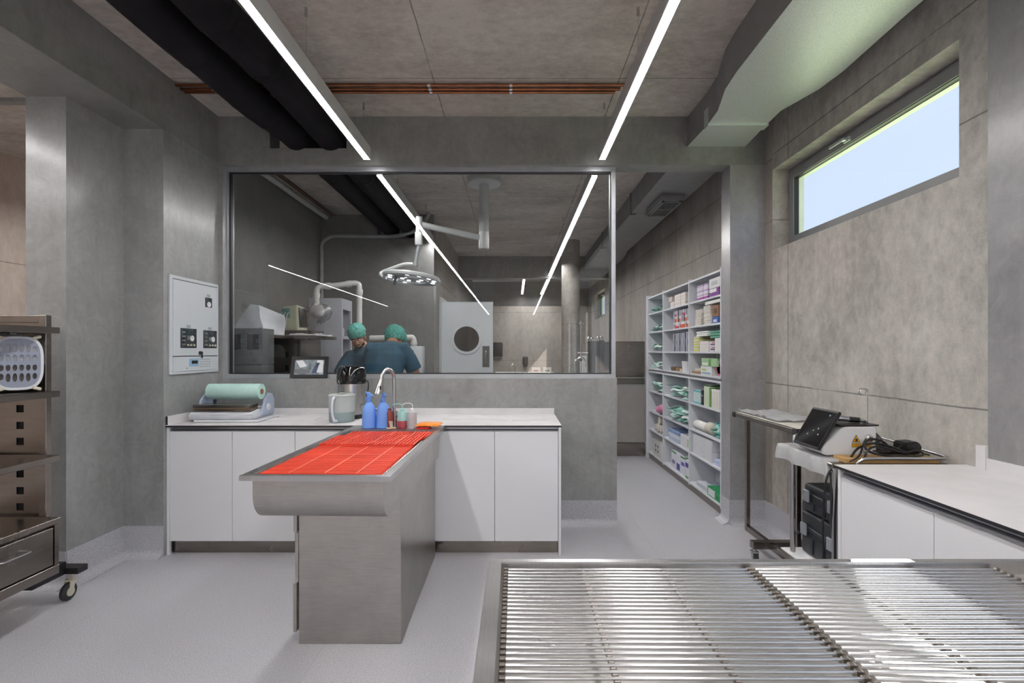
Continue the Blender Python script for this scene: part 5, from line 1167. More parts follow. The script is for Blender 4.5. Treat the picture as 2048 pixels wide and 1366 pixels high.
pile('C', 6, 7, 4.38, 4.64, 'the sixth shelf of the near bay', 8, (4, 1, 4, 0), .16, .02)
# far bay, lower
pk = thing('pink_cover', 'crumpled pink pack on the sixth shelf of the far bay', 'pack', (1.85, 6.3, .645))
mb = MB(); mb.blob((1.86, 6.30, .70), .05, .10, .052); mb.blob((1.85, 6.40, .685), .045, .06, .037)
for v in mb.b.verts: v.co += Vector((math.sin(v.co.y*90), 0, math.cos(v.co.y*70+v.co.x*60)))*.006
mb.build('pack_bag', cm('d58aa9', .5), pk, smooth=True)
mb = MB(); mb.box(1.80, 6.1, .6455, 1.90, 6.22, .66, .003); tag(mb.build('flat_case', M_black, origin=(1.85, 6.16, .645)), 'small black flat case beside the pink pack', 'case')
for k, (y, z, r) in enumerate(((6.36, .46, .058), (6.24, .455, .052), (6.30, .555, .05), (6.45, .45, .045))):
    mb = MB(); mb.lathe([(0, -.05), (r*.9, -.045), (r, 0), (r*.9, .045), (0, .05)], (1.86, y, z), 20, 'x'); tag(mb.build('bandage_roll', cm('d5cfc4', .8), smooth=50, origin=(1.86, y, z)), ['cream bandage roll in the middle of the far bay, seventh shelf', 'cream bandage roll at the near side of the far bay, seventh shelf', 'cream bandage roll lying on top of the others, far bay', 'small cream bandage roll at the far side, seventh shelf'][k], 'roll')
cbx = pbox('cardboard_box', 'white cardboard box with blue arrow marks at the bottom of the far bay', 'box', 6.22, .32, .095, .20, 'd8d4ce', dx=.2)
M_nv = cm('2f3f78')
for k in range(2):
    y = 6.30+k*.1; mb = MB(); mb.prism([(y-.03, .15), (y+.03, .15), (y, .19)], 'x', SX+.0188, SX+.0198); mb.prism([(y-.03, .235), (y+.03, .235), (y, .195)], 'x', SX+.0188, SX+.0198); mb.build('arrow_mark', M_nv, cbx)
MB().box(SX+.03, 6.2, .2955, SX+.20, 6.30, .30).rot(.35, 'X', (0, 6.3, .296)).build('box_flap', cm('d8d4ce'), cbx)
pbox('carton', 'plain white carton leaning beside the marked cardboard box', 'box', 6.10, .10, .095, .17, 'e0dfdf', dx=.18)
# middle bay
row(7, 5.32, .068, 1.925, .07, 'e3dcd8', [(('cfc6c2', .4, .5, 0, 1),)], 'small off-white box in the lower row, top shelf of the middle bay', 'off-white boxes, lower row')
row(5, 5.32, .068, 1.996, .065, 'e5ded9', [(('d2c8c3', .4, .5, 0, 1),)], 'small off-white box in the upper row, top shelf of the middle bay', 'off-white boxes, upper row')
pbox('carton', 'brownish white carton at the far end of the top middle shelf', 'box', 5.74, .12, 1.996, .06, 'c9bfb5', dx=.13)
orange = (('e0592c', .05, .6, 0, 1), ('f0e6e0', .6, .7, 0, 1)); silver = (('5c5c66', 0, 1, 0, .25), ('aab0bd', .1, .8, .3, .9)); red = (('c23a63', 0, .4, 0, 1),); dark = (('3f424d', 0, 1, 0, .35),)
row(8, 5.22, .058, 1.68, .068, 'dcdce2', [orange, silver, orange, orange, silver, red], 'drug box in the lowest row, second shelf of the middle bay', 'drug boxes, second shelf lowest row', .1, words=['orange and white', 'silver and grey', 'orange and white', 'orange and white', 'silver and grey', 'red banded'])
row(8, 5.22, .058, 1.749, .068, 'cfd0d8', [silver, orange, silver, dark, orange], 'drug box in the middle row, second shelf of the middle bay', 'drug boxes, second shelf middle row', .1, words=['silver and grey', 'orange and white', 'silver and grey', 'dark edged', 'orange and white'])
row(8, 5.22, .058, 1.818, .06, 'b9bac6', [silver, dark, red, silver], 'drug box in the top row, second shelf of the middle bay', 'drug boxes, second shelf top row', .1, words=['silver and grey', 'dark edged', 'red banded', 'silver and grey'])
for k in range(3): row(9, 5.20, .052, 1.425+k*.068, .067, 'c3c6d2', [dark, silver] if k != 1 else [silver, dark], 'drug box in the %s row, third shelf of the middle bay' % ['lowest', 'middle', 'top'][k], 'drug boxes, third shelf %s row' % ['lowest', 'middle', 'top'][k], .1, words=['dark edged', 'silver and grey'] if k != 1 else ['silver and grey', 'dark edged'])
tb = thing('plastic_tub', 'white plastic tub with lid at counter height in the middle bay', 'tub', (1.85, 5.37, 1.205))
mb = MB(); mb.lathe([(0, 0), (.05, 0), (.054, .1), (0, .1)], (1.85, 5.37, 1.2055), 26); mb.build('tub_body', cm('e2e3e6', .35), tb, smooth=30)
mb = MB(); mb.lathe([(0, .1002), (.058, .1002), (.058, .115), (0, .116)], (1.85, 5.37, 1.2055), 26); mb.build('tub_lid', cm('e6e7ea', .35), tb, smooth=30)
pbox('carton', 'dark brown carton at counter height of the middle bay', 'box', 5.62, .16, 1.205, .045, '66564c', dx=.13)
pbox('carton', 'tan carton between the brown carton and the white tub', 'box', 5.52, .08, 1.205, .04, 'a3835f', dx=.11)
folded('pouch_pack', 'cream pack in front of the white tub', 'pack', 5.44, .07, 1.205, .03, 'dcd3c6', dx=.1, seed=51)
mb = MB(); mb.box(1.84, 5.72, 1.206, 1.85, 5.73, 1.30); mb.rot(.9, 'X', (1.84, 5.72, 1.21)); mb.move((0, .1, .01)); tag(mb.build('white_stick', cm('e6e6e8'), origin=(1.845, 5.8, 1.21)), 'thin white stick leaning at the far side of the middle bay', 'stick')
for k in range(3): folded('drape_pack', 'blue drape pack, %s one on the seventh shelf of the middle bay' % ['lowest', 'middle', 'topmost'][k], 'drape pack', 5.50+.01*k, .40, .4005+.041*k, .04, ['b9c6dc', 'd5dbe6', '8ba0c6'][k], dx=.2, seed=60+k)
pbox('carton', 'open white carton beside the blue drape packs', 'box', 5.17, .28, .40, .13, 'dcdde2', dx=.2, bands=(('86b573', .2, .8, .05, .18),))
for k, (y, dy, h) in enumerate(((5.60, .16, .20), (5.45, .14, .205), (5.30, .14, .2), (5.17, .12, .19))):
    pbox('supply_box', ['green edged white supply box, farthest of the four in the middle bay floor shelf', 'white supply box with a violet field, second from the far side', 'green edged white supply box, third from the far side', 'violet and white supply box at the near side of the middle bay floor shelf'][k], 'box', y, dy, .095, h, 'dedfe8', dx=.17, bands=((('4d8f4a', .9, 1, 0, 1), ('8f86b8', .3, .5, .2, .8)), (('4a4f9a', .1, .45, .1, .9),), (('4d8f4a', .9, 1, 0, 1), ('6c66a8', .5, .7, .1, .9)), (('473f8f', .6, .85, 0, 1), ('4d8f4a', 0, .12, 0, 1)))[k])
# near bay, low
for k in range(2): pbox('white_case', '%s one of two large flat white boxes stacked in the near bay' % ['lower', 'upper'][k], 'box', 4.58, .48, .40+.10*k, .098, 'd6d8dd', dx=.21)
folded('drape_pack', 'blue and white wrapped pack in front of the white boxes', 'pack', 4.38, .18, .4005, .05, 'b9c3e0', dx=.14, seed=70)
bd = thing('lever_arch_file', 'green lever arch file lying at the bottom of the near bay', 'file', (1.87, 4.5, .095)); M_gr = cm('1f8f58', .4)
mb = MB(); mb.box(SX+.015, 4.37, .0955, SX+.24, 4.66, .099); mb.box(SX+.015, 4.37, .172, SX+.24, 4.66, .1755); mb.box(SX+.012, 4.37, .0955, SX+.0155, 4.66, .1755); mb.build('file_cover', M_gr, bd)
mb = MB(); mb.box(SX+.03, 4.375, .0992, SX+.235, 4.65, .155); mb.build('paper_block', cm('e0e0dc'), bd)
mb = MB(); mb.box(SX+.0105, 4.49, .105, SX+.0118, 4.64, .167); mb.build('spine_label', cm('dfe3e6'), bd)
mb = MB(); mb.lathe([(.006, -.001), (.010, -.001), (.010, .0005), (.006, .0005), (.006, -.001)], (SX+.0115, 4.43, .135), 18, 'x'); mb.build('finger_ring', M_chrome, bd)
folded('plastic_bag', 'clear plastic bag pack behind the green file', 'bag', 4.70, .30, .0955, .04, 'c3c9d3', dx=.2, seed=80)
# ---------------------------------------------------------------- stainless cupboard at the end of the passage
cu = thing('steel_cupboard', 'stainless steel cupboard at the far end of the white shelving', 'cupboard', (1.5, 6.95, 0)); ux0, ux1, uy = 1.30, 1.762, 6.78
mb = MB(); mb.box(ux0, uy+.02, .06, ux1, 7.30, 1.56); mb.build('cupboard_body', M_steelL, cu)
mb = MB(); mb.box(ux0, uy, 1.09, ux1, uy+.018, 1.555, .003); mb.build('cupboard_door', M_steelL, cu)
mb = MB(); mb.box(ux0, uy, .98, ux1, uy+.018, 1.05, .003); dr2 = mb.build('drawer', M_steelL, cu)
mb = MB(); mb.box(ux0+.05, uy-.012, 1.06, ux1, uy, 1.075, .002); mb.build('ledge', M_steel, cu)
mb = MB(); mb.box(ux0, uy, .19, ux1, uy+.018, .97, .003); mb.build('cupboard_door', mat('pale_steel', 'aeaaa6', .35, metal=.5), cu)
mb = MB(); mb.box(ux0, uy-.004, .97, ux1, uy+.01, .979); mb.build('trim_strip', M_chrome, cu)
mb = MB(); mb.box(ux0, uy+.03, 0, ux1, 7.25, .0599); mb.box(ux0, uy, .07, ux1, uy+.018, .185, .002); mb.build('plinth', M_steelL, cu)
# ================================================================ operating room behind the glass
sl = thing('surgical_lamp', 'white ceiling mounted surgical lamp with a round LED head behind the glass', 'surgical lamp', (-.347, 5.6, H))
M_lamp = mat('lamp_white', 'c3c7c8', .35, var=.01)
mb = MB(); mb.lathe([(0, -.07), (.18, -.07), (.188, -.06), (.188, -.001), (0, -.001)], (-.347, 5.6, H), 48); mb.build('ceiling_disc', M_lamp, sl, smooth=30)
mb = MB(); mb.lathe([(0, -.60), (.056, -.60), (.056, -.071), (0, -.071)], (-.347, 5.6, H), 32); mb.build('ceiling_tube', M_lamp, sl, smooth=30)
mb = MB(); mb.lathe([(0, -.79), (.05, -.79), (.057, -.78), (.057, -.602), (0, -.602)], (-.347, 5.6, H), 32); mb.build('swivel_hub', mat('hub_white', 'd4d6d6', .25), sl, smooth=30)
mb = MB(); mb.tube([(-.39, 5.6, 2.70), (-.9, 5.5, 2.79), (-1.03, 5.47, 2.815)], [.036, .033, .033], 12, flat=1.0); mb.build('boom_arm', M_lamp, sl, smooth=30)
mb = MB(); mb.cyl((-1.045, 5.45, 2.89), (-1.045, 5.45, 2.68), .035, 20); mb.box(-1.085, 5.41, 2.58, -1.01, 5.49, 2.72, .01, 2); mb.build('elbow_joint', M_lamp, sl, smooth=30)
mb = MB(); mb.tube([(-1.05, 5.45, 2.59), (-1.085, 5.44, 2.37)], .022, 14); mb.tube([(-1.085, 5.44, 2.40), (-1.088, 5.44, 2.35)], .03, 14); mb.build('drop_rod', mat('rod_grey', 'a5a9ac', .3, metal=.4), sl, smooth=30)
cx, cy, cz, R = -1.105, 5.36, 2.205, .305
mb = MB(); mb.tube(spline([(-1.09, 5.44, 2.37), (-1.2, 5.44, 2.375), (-1.33, 5.43, 2.33), (-1.435, 5.41, 2.285), (-1.45, 5.39, 2.255), (-1.42, 5.37, 2.225), (-1.38, 5.36, 2.215)], 6), .018, 12); mb.build('yoke', M_lamp, sl, smooth=True)
mb = MB(); mb.lathe([(0, .03), (R*.96, .03), (R, .015), (R, -.01), (R*.95, -.02), (R*.93, -.006), (R*.58, -.006), (R*.57, -.02), (R*.5, -.022), (R*.49, -.006), (0, -.006)], (0, 0, 0), 56)
def tiltlamp(mb): mb.rot(.10, 'Y', (0, 0, 0)); mb.rot(-.06, 'X', (0, 0, 0)); return mb.move((cx, cy, cz))
tiltlamp(mb).build('lamp_head', M_lamp, sl, smooth=30)
for n, rr, r_ in ((12, .78, .022), (6, .34, .02)):
    for k in range(n):
        if n == 12 and k in (2, 3, 8): continue
        a = 2*PI*k/n; mb = MB(); mb.lathe([(0, -.0105), (r_, -.0095), (r_, -.006), (0, -.006)], (R*rr*math.cos(a), R*rr*math.sin(a), 0), 14); tiltlamp(mb).build('led', M_led, sl)
mb = MB(); mb.lathe([(0, -.105), (.015, -.105), (.017, -.02), (.028, -.016), (.028, -.006), (0, -.006)], (-.15, -.1, 0), 16); tiltlamp(mb).build('sterile_handle', mat('handle_grey', '54585c', .4), sl, smooth=30)
# anaesthesia area -----------------------------------------------------------
oc = thing('steel_cabinet', 'dark stainless cabinet with square openings behind the glass at the left', 'cabinet', (-2.3, 5.1, 0))
mb = MB(); wallbox(mb, 'y', 4.98, 5.0, -2.43, -2.17, .1, 1.545, [(-2.30, -2.255, z, z+.06) for z in (1.10, 1.23, 1.36)]); mb.build('front_panel', mat('dull_steel', '5c5a56', .35, metal=.7), oc)
mb = MB(); mb.box(-2.43, 5.003, .1, -2.17, 5.01, 1.54); mb.build('opening_shade_sheet', M_dark, oc)  # near-black sheet stands in for the shade inside the openings
mb = MB(); mb.box(-2.17, 4.98, .1, -2.135, 5.5, 1.545, .003); mb.build('side_post', M_steelL, oc)
mb = MB(); mb.box(-2.62, 4.985, .1, -2.435, 5.5, 1.545); mb.build('cabinet_body', M_steelL, oc)
mb = MB(); mb.box(-2.70, 4.64, 1.55, -2.28, 4.9, 1.585, .004); mb.box(-2.70, 4.9, 1.55, -1.96, 5.5, 1.585, .004); mb.build('top_shelf', M_steelL, oc)
mb = MB(); mb.box(-2.6, 5.0, 0, -2.2, 5.45, .099); mb.build('plinth', M_steelL, oc)
drape('shelf_drape', 'white crumpled cloth on the steel cabinet top behind the glass', -2.22, -1.975, 4.92, 5.4, 1.587, (0, .03, .03, 0), M_sheet, .02, seed=8, cat='cloth')
mb = MB(); mb.hexa([(-2.67, 4.66, 1.587), (-2.33, 4.64, 1.587), (-2.29, 4.98, 1.587), (-2.67, 4.98, 1.587), (-2.49, 4.70, 1.87), (-2.41, 4.69, 1.86), (-2.27, 4.93, 1.78), (-2.45, 4.95, 1.84)])
bmesh.ops.subdivide_edges(mb.b, edges=mb.b.edges[:], cuts=6, use_grid_fill=True)
for v in mb.b.verts: v.co += Vector((math.sin(v.co.z*30+v.co.y*14), math.sin(v.co.x*25+v.co.z*20), 0))*.006
o = mb.build('draped_monitor', mat('cover_white', 'c9ccd2', .7, bump=.2), smooth=50, origin=(-2.48, 4.8, 1.587)); tag(o, 'equipment under a white cloth cover on the steel cabinet behind the glass', 'covered equipment')
ob = thing('equipment_case', 'grey metal equipment box with two dark windows close behind the glass', 'equipment', (-2.37, 4.49, 0))
M_eq = mat('equipment_grey', '777b7b', .3, metal=.5)
mb = MB(); mb.box(-2.53, 4.38, 1.31, -2.215, 4.6, 1.63, .004); mb.build('upper_case', M_eq, ob)
mb = MB(); mb.box(-2.53, 4.38, .12, -2.215, 4.6, 1.306, .004); mb.build('lower_case', M_eq, ob)
for a in (-2.50, -2.345):
    mb = MB(); mb.box(a, 4.3775, 1.44, a+.10, 4.3799, 1.575); mb.build('dark_window', mat('window_dark', '4c4a4c', .2), ob)
for x in (-2.52, -2.225):
    for z in (1.33, 1.63): mb = MB(); mb.lathe([(0, -.003), (.006, -.003), (.006, 0), (0, 0)], (x, 4.3797, z), 10, 'y'); mb.build('screw', M_chrome, ob)
for x in (-2.47, -2.28):
    mb = MB(); mb.lathe([(0, -.02), (.06, -.02), (.06, .02), (0, .02)], (x, 4.49, .06), 16, 'x'); mb.build('wheel', M_rubber, ob, smooth=30)
# monitor on shelf arm
M_mon = mat('monitor_cream', 'c9ccb4', .4)
mo = thing('patient_monitor', 'cream patient monitor on a bracket shelf behind the glass', 'monitor', (-2.45, 5.8, 1.66)); mx, my, mz = -2.575, 5.72, 1.664
mb = MB(); mb.hexa([(mx-.13, my-.02, mz), (mx+.13, my-.10, mz), (mx+.15, my+.14, mz), (mx-.10, my+.2, mz), (mx-.09, my, mz+.28), (mx+.11, my-.07, mz+.29), (mx+.13, my+.12, mz+.27), (mx-.07, my+.15, mz+.27)])
bmesh.ops.bevel(mb.b, geom=mb.b.edges[:], offset=.012, segments=2, affect='EDGES'); mb.build('monitor_body', M_mon, mo, smooth=30)
mb = MB(); mb.hexa([(mx+.142, my-.065, mz+.04), (mx+.146, my-.065, mz+.04), (mx+.158, my+.105, mz+.04), (mx+.154, my+.105, mz+.04), (mx+.122, my-.045, mz+.26), (mx+.127, my-.045, mz+.26), (mx+.141, my+.1, mz+.25), (mx+.137, my+.1, mz+.25)]); mb.build('screen', M_blackg, mo)
mb = MB(); mb.hexa([(mx-.09, my-.045, mz+.14), (mx+.03, my-.082, mz+.14), (mx+.03, my-.07, mz+.14), (mx-.09, my-.03, mz+.14), (mx-.075, my-.032, mz+.25), (mx+.02, my-.067, mz+.25), (mx+.02, my-.05, mz+.25), (mx-.07, my-.01, mz+.25)]); mb.build('connector_plate', mat('connector_teal', '6f9c94', .4), mo)
for k in range(3): mb = MB(); mb.tube(spline([(mx-.06+k*.04, my-.055-k*.012, mz+.2), (mx-.07+k*.04, my-.1, mz+.16), (mx-.065+k*.03, my-.09, mz+.05), (mx-.07+k*.03, my-.06, mz+.005)], 5), .004, 6); mb.build('sensor_lead', M_white, mo, smooth=True)
br_ = thing('bracket_shelf', 'grey bracket shelf carrying the cream monitor', 'shelf', (-2.4, 5.8, 0))
mb = MB(); mb.box(mx-.13, my-.12, mz-.03, mx+.30, my+.24, mz-.002, .004); mb.build('shelf_plate', M_steelL, br_)
mb = MB(); mb.tube([(mx+.02, my+.1, .05), (mx+.02, my+.1, mz-.031)], .03, 12); mb.build('stand_pole', mat('pole_blue_grey', '8e9cab', .35), br_, smooth=30)
mb = MB(); mb.hexa([(mx+.14, my+.0, .9), (mx+.25, my+.0, .9), (mx+.25, my+.02, .9), (mx+.14, my+.02, .9), (mx+.09, my, mz-.031), (mx+.19, my, mz-.031), (mx+.19, my+.02, mz-.031), (mx+.09, my+.02, mz-.031)]); mb.build('hanging_panel', mat('panel_blue_grey', '8fa1ae', .3), br_)
mb = MB(); mb.box(mx-.15, my-.1, 0, mx+.2, my+.24, .049, .01); mb.build('stand_base', M_rubber, br_)
bo = thing('plastic_bottle', 'small clear bottle with black cap left of the bracket panel behind the glass', 'bottle', (-2.47, 5.60, 0)); 
mb = MB(); mb.lathe([(0, 0), (.045, 0), (.045, .09), (.02, .115), (0, .115)], (-2.47, 5.60, 1.215), 18); mb.build('bottle_body', M_frost, bo, smooth=30)
mb = MB(); mb.lathe([(0, .1155), (.022, .1155), (.022, .14), (0, .14)], (-2.47, 5.60, 1.215), 14); mb.build('bottle_cap', M_black, bo, smooth=30)
mb = MB(); mb.box(-2.53, 5.53, 1.19, -2.41, 5.67, 1.2145, .003); mb.box(-2.48, 5.58, .02, -2.46, 5.62, 1.19); mb.box(-2.54, 5.52, 0, -2.40, 5.61, .02); mb.build('bottle_stand', M_steelL, bo)
# tall white cabinet with side niches
tc = thing('tall_cabinet', 'tall white cabinet with open side niches behind the glass', 'cabinet', (-2.35, 6.4, 0))
ax0, ax1, ay0, ay1, at = -2.56, -2.15, 6.2, 6.6, 2.085; M_tc = mat('cabinet_grey_white', 'b9bcc4', .35, var=.01)
mb = MB(); wallbox(mb, 'x', ax1-.02, ax1, ay0, ay1, .05, at, [(ay0+.05, ay1-.05, z0_, z1_) for z0_, z1_ in ((1.62, 1.95), (1.2, 1.58), (.8, 1.15))]); mb.build('side_frame', M_tc, tc)
mb = MB(); mb.box(ax0, ay0, .05, ax1-.0205, ay0+.02, at, .002); mb.build('front_panel', M_tc, tc)
mb = MB(); mb.box(ax0, ay0+.021, .05, ax0+.14, ay1, at); mb.box(ax0, ay1-.02, .05, ax1-.021, ay1, at); mb.box(ax0, ay0+.02, at-.02, ax1-.021, ay1, at)
mb.box(ax0, ay0+.02, .05, ax1-.021, ay1, .07); mb.build('cabinet_body', M_tc, tc)
for z in (1.60, 1.18, .78): mb = MB(); mb.box(ax0+.141, ay0+.021, z, ax1-.021, ay1-.021, z+.018); mb.build('shelf_board', M_tc, tc)
mb = MB(); mb.box(ax0+.02, ay0+.02, 0, ax1-.03, ay1, .0499); mb.build('plinth', M_steelL, tc)
gf = thing('glass_flask', 'glass flask with funnel in the upper niche of the tall cabinet', 'flask', (-2.24, 6.38, 1.619))
mb = MB(); mb.lathe([(0, 0), (.055, 0), (.06, .02), (.058, .10), (.02, .13), (.02, .16), (0, .16)], (-2.24, 6.38, 1.6185), 20); mb.build('flask_body', M_frost, gf, smooth=30)
mb = MB(); mb.lathe([(0, .161), (.02, .161), (.07, .24), (.07, .245), (0, .25)], (-2.24, 6.38, 1.6185), 20); mb.build('funnel', M_frost, gf, smooth=30)
mb = MB(); mb.box(-2.23, 6.27, 1.1985, -2.18, 6.33, 1.30); tag(mb.build('teal_pack', cm('6fb6b8'), origin=(-2.2, 6.3, 1.2)), 'small teal pack in the lower niche of the tall cabinet', 'pack')
# pvc suction arm with wrapped head
pv = thing('extraction_arm', 'white plastic pipe loop with a film wrapped head before the tall cabinet', 'extraction arm', (-2.3, 6.0, 1.3))
P = [(-2.38, 6.02, 1.95), (-2.40, 6.05, 2.03), (-2.40, 6.05, 2.14), (-2.39, 6.06, 2.19), (-2.35, 6.08, 2.215), (-2.2, 6.12, 2.23), (-2.02, 6.18, 2.265), (-1.96, 6.2, 2.265), (-1.935, 6.2, 2.245), (-1.93, 6.2, 2.19), (-1.93, 6.2, 1.9), (-1.93, 6.2, 1.3), (-1.93, 6.2, .02)]
mb = MB(); mb.tube(spline(P, 5), .034, 18); mb.build('pipe_run', M_pvc, pv, smooth=True)
for a, b in (((-2.40, 6.05, 2.07), (-2.40, 6.05, 2.13)), ((-2.31, 6.093, 2.218), (-2.25, 6.107, 2.225)), ((-2.08, 6.16, 2.25), (-2.02, 6.18, 2.262)), ((-1.93, 6.2, 2.19), (-1.93, 6.2, 2.13)), ((-1.93, 6.2, 1.72), (-1.93, 6.2, 1.66))):
    mb = MB(); mb.cyl(a, b, .042, 18); mb.build('pipe_coupling', M_pvc, pv, smooth=30)
mb = MB(); mb.blob((-2.365, 5.97, 1.91), .085, .085, .092, seg=24); mb.build('arm_head', M_pvc, pv, smooth=True)
random.seed(5)
mb = MB(); mb.blob((-2.34, 5.97, 1.88), .15, .10, .12, seg=24)
for v in mb.b.verts:
    a = v.co.x*31+v.co.z*23; v.co += Vector((math.sin(a)+random.uniform(-.6, .6), 0, math.cos(a*1.3)+random.uniform(-.6, .6)))*.009
    if v.co.z < 1.84 and v.co.x < -2.38: v.co += Vector((-.04, 0, -.10))
M_film = glass('clear_film', (.8, .8, .82, 1), 1.5, .12, .3); mb.build('plastic_film', M_film, pv, smooth=30)
# lower pipe and wall unit on the right of the people
pv2 = thing('plastic_pipe', 'white plastic pipe passing behind the two people', 'pipe', (-1.5, 6.9, 1.55))
mb = MB(); mb.tube(spline([(-2.0, 6.9, 1.605), (-1.7, 6.9, 1.61), (-1.45, 6.9, 1.615), (-1.41, 6.9, 1.605), (-1.395, 6.9, 1.57), (-1.395, 6.9, 1.50)], 6), .04, 16); mb.build('pipe_run', M_pvc, pv2, smooth=True)
mb = MB(); mb.cyl((-1.395, 6.9, 1.56), (-1.395, 6.9, 1.52), .047, 16); mb.build('pipe_coupling', M_pvc, pv2, smooth=30)
wu = thing('wall_unit', 'white boxed unit on the wall right of the bending person', 'wall unit', (-1.42, 6.95, 1.1))
mb = MB(); mb.box(-1.52, 6.80, .95, -1.27, 7.078, 1.497, .008, 2); mb.build('unit_housing', M_whitep, wu, smooth=30)
mb = MB(); mb.box(-1.48, 6.797, 1.40, -1.38, 6.8005, 1.44); mb.build('display', M_black, wu)
# things in the corridor beyond
def dispenser(name, lab, cat, x, y, z0_, z1_, w_, d_=.14):
    t = thing(name, lab, cat, (x, y, z0_)); mb = MB(); mb.box(x-w_/2, y-d_, z0_+.03, x+w_/2, y-.002, z1_, .03, 3); mb.build('housing', M_black, t, smooth=30)
    mb = MB(); mb.box(x-w_/2+.02, y-d_+.02, z0_, x+w_/2-.02, y-.002, z0_+.0295, .004); mb.build('outlet', M_steelL if w_ > .2 else M_black, t); return t
dispenser('paper_towel_dispenser', 'black paper towel dispenser on the far wall beside the white door', 'dispenser', -.50, YFAR, 1.24, 1.66, .34)
dispenser('soap_dispenser', 'small black soap dispenser on the far wall over the sink', 'dispenser', .28, YFAR, 1.02, 1.28, .14)
sk = thing('sink_counter', 'white sink counter before the far wall of the corridor', 'counter', (.3, 13.2, 0))
mb = MB(); mb.box(-.5, 12.9, .1, 1.0, YFAR-.03, .84, .004); mb.build('counter_body', M_white, sk)
mb = MB(); mb.box(-.52, 12.88, .842, 1.02, YFAR-.03, .87, .003); mb.build('counter_top', M_top, sk)
mb = MB(); mb.box(-.5, 12.95, 0, 1.0, 13.3, .0995); mb.build('plinth', M_steelL, sk)
mb = MB(); mb.tube(spline([(.0, 13.2, .865), (.0, 13.2, 1.02), (-.005, 13.18, 1.08), (-.04, 13.12, 1.10), (-.075, 13.08, 1.07), (-.08, 13.07, 1.03)], 5), .014, 10); mb.build('tap', M_chrome, sk, smooth=True)
for k, (x, lab) in enumerate(((.55, 'white glove box on the sink counter, left one'), (.84, 'white glove box on the sink counter, right one'))):
    t = pbox('glove_box', lab, 'box', 0, .1, 0, .1, 'ddd9d6', bands=()) if False else thing('glove_box', lab, 'box', (x, 13.1, .871))
    MB().box(x-.11, 13.05, .8715, x+.11, 13.16, 1.0, .003).build('box_body', cm('e0dcda'), t)
    MB().box(x-.06, 13.048, .9, x+.06, 13.0499, .93).build('box_print', cm('8a3a3a' if k == 0 else '6d7a55'), t)
fr2 = thing('white_fridge', 'white appliance standing right of the round column', 'appliance', (1.7, 11.0, 0))
mb = MB(); mb.box(1.47, 10.9, .02, 1.80, 11.4, 1.32, .01, 2); mb.build('appliance_body', M_whitep, fr2, smooth=30)
mb = MB(); mb.box(1.58, 10.896, 1.22, 1.66, 10.8995, 1.27); mb.build('display', mat('display_grey', '5d6c8c', .3), fr2)
# tall rack with instruments near the right end of the glass
rk = thing('equipment_rack', 'dark trolley rack with chrome valves at the right end of the glass', 'trolley', (1.05, 6.6, 0))
M_gr2 = mat('rack_grey', '4c4e50', .35, metal=.4)
for x, a, zt_ in ((.99, .09, 1.56), (1.11, .07, 1.57)):
    mb = MB(); mb.box(x-a/2, 6.4, .1, x+a/2, 6.62, zt_, .006); mb.build('rack_column', M_gr2, rk)
    for s in (-.02, .02):
        mb = MB(); mb.tube(spline([(x+s, 6.46, zt_), (x+s, 6.46, zt_+.03), (x+s-.02, 6.44, zt_+.05), (x+s-.035, 6.43, zt_+.03)], 4), .006, 8); mb.blob((x+s, 6.46, zt_+.035), .013, .013, .01, seg=10); mb.build('valve', M_chrome, rk, smooth=True)
mb = MB(); mb.box(.90, 6.35, .05, 1.19, 6.65, .099, .004); mb.build('rack_base', M_gr2, rk)
mb = MB(); mb.box(.80, 6.42, 1.40, .945, 6.44, 1.415, .003); mb.build('side_arm', M_chrome, rk)
for x in (.93, 1.16): mb = MB(); mb.lathe([(0, -.012), (.025, -.012), (.025, .012), (0, .012)], (x, 6.5, .025), 14, 'x'); mb.build('wheel', M_rubber, rk, smooth=30)
iv = thing('infusion_stand', 'thin infusion stand in front of the dark rack behind the glass', 'stand', (.83, 6.2, 0))
mb = MB(); mb.tube([(.82, 6.2, .03), (.82, 6.2, 1.80)], .006, 8); mb.build('stand_pole', M_chrome, iv, smooth=True)
mb = MB(); mb.tube(spline([(.79, 6.2, 1.78), (.80, 6.2, 1.765), (.82, 6.2, 1.80), (.84, 6.2, 1.765), (.85, 6.2, 1.78)], 4), .004, 6); mb.build('stand_hook', M_chrome, iv, smooth=True)
mb = MB(); mb.blob((.82, 6.2, 1.32), .016, .016, .016, seg=12); mb.build('clamp_knob', M_black, iv, smooth=True)
for k in range(5):
    a = 2*PI*k/5; mb = MB(); mb.tube([(.82, 6.2, .09), (.82+.14*math.cos(a), 6.2+.14*math.sin(a), .035)], .009, 8); mb.blob((.82+.14*math.cos(a), 6.2+.14*math.sin(a), .018), .017, .017, .017, seg=8); mb.build('foot', M_rubber, iv, smooth=True)
fc2 = thing('gooseneck_tap', 'bent chrome tap near the bottom right corner of the glass', 'tap', (.9, 6.0, 0))
mb = MB(); mb.tube(spline([(.70, 5.9, .6), (.70, 5.9, 1.27), (.71, 5.9, 1.31), (.75, 5.9, 1.345), (.80, 5.9, 1.345), (.835, 5.9, 1.31), (.84, 5.9, 1.27), (.84, 5.9, 1.24)], 5), .011, 10); mb.build('tap_spout', M_chrome, fc2, smooth=True)
mb = MB(); mb.box(.60, 5.7, 0, .80, 6.02, .60, .01); mb.build('tap_pedestal', M_white, fc2)
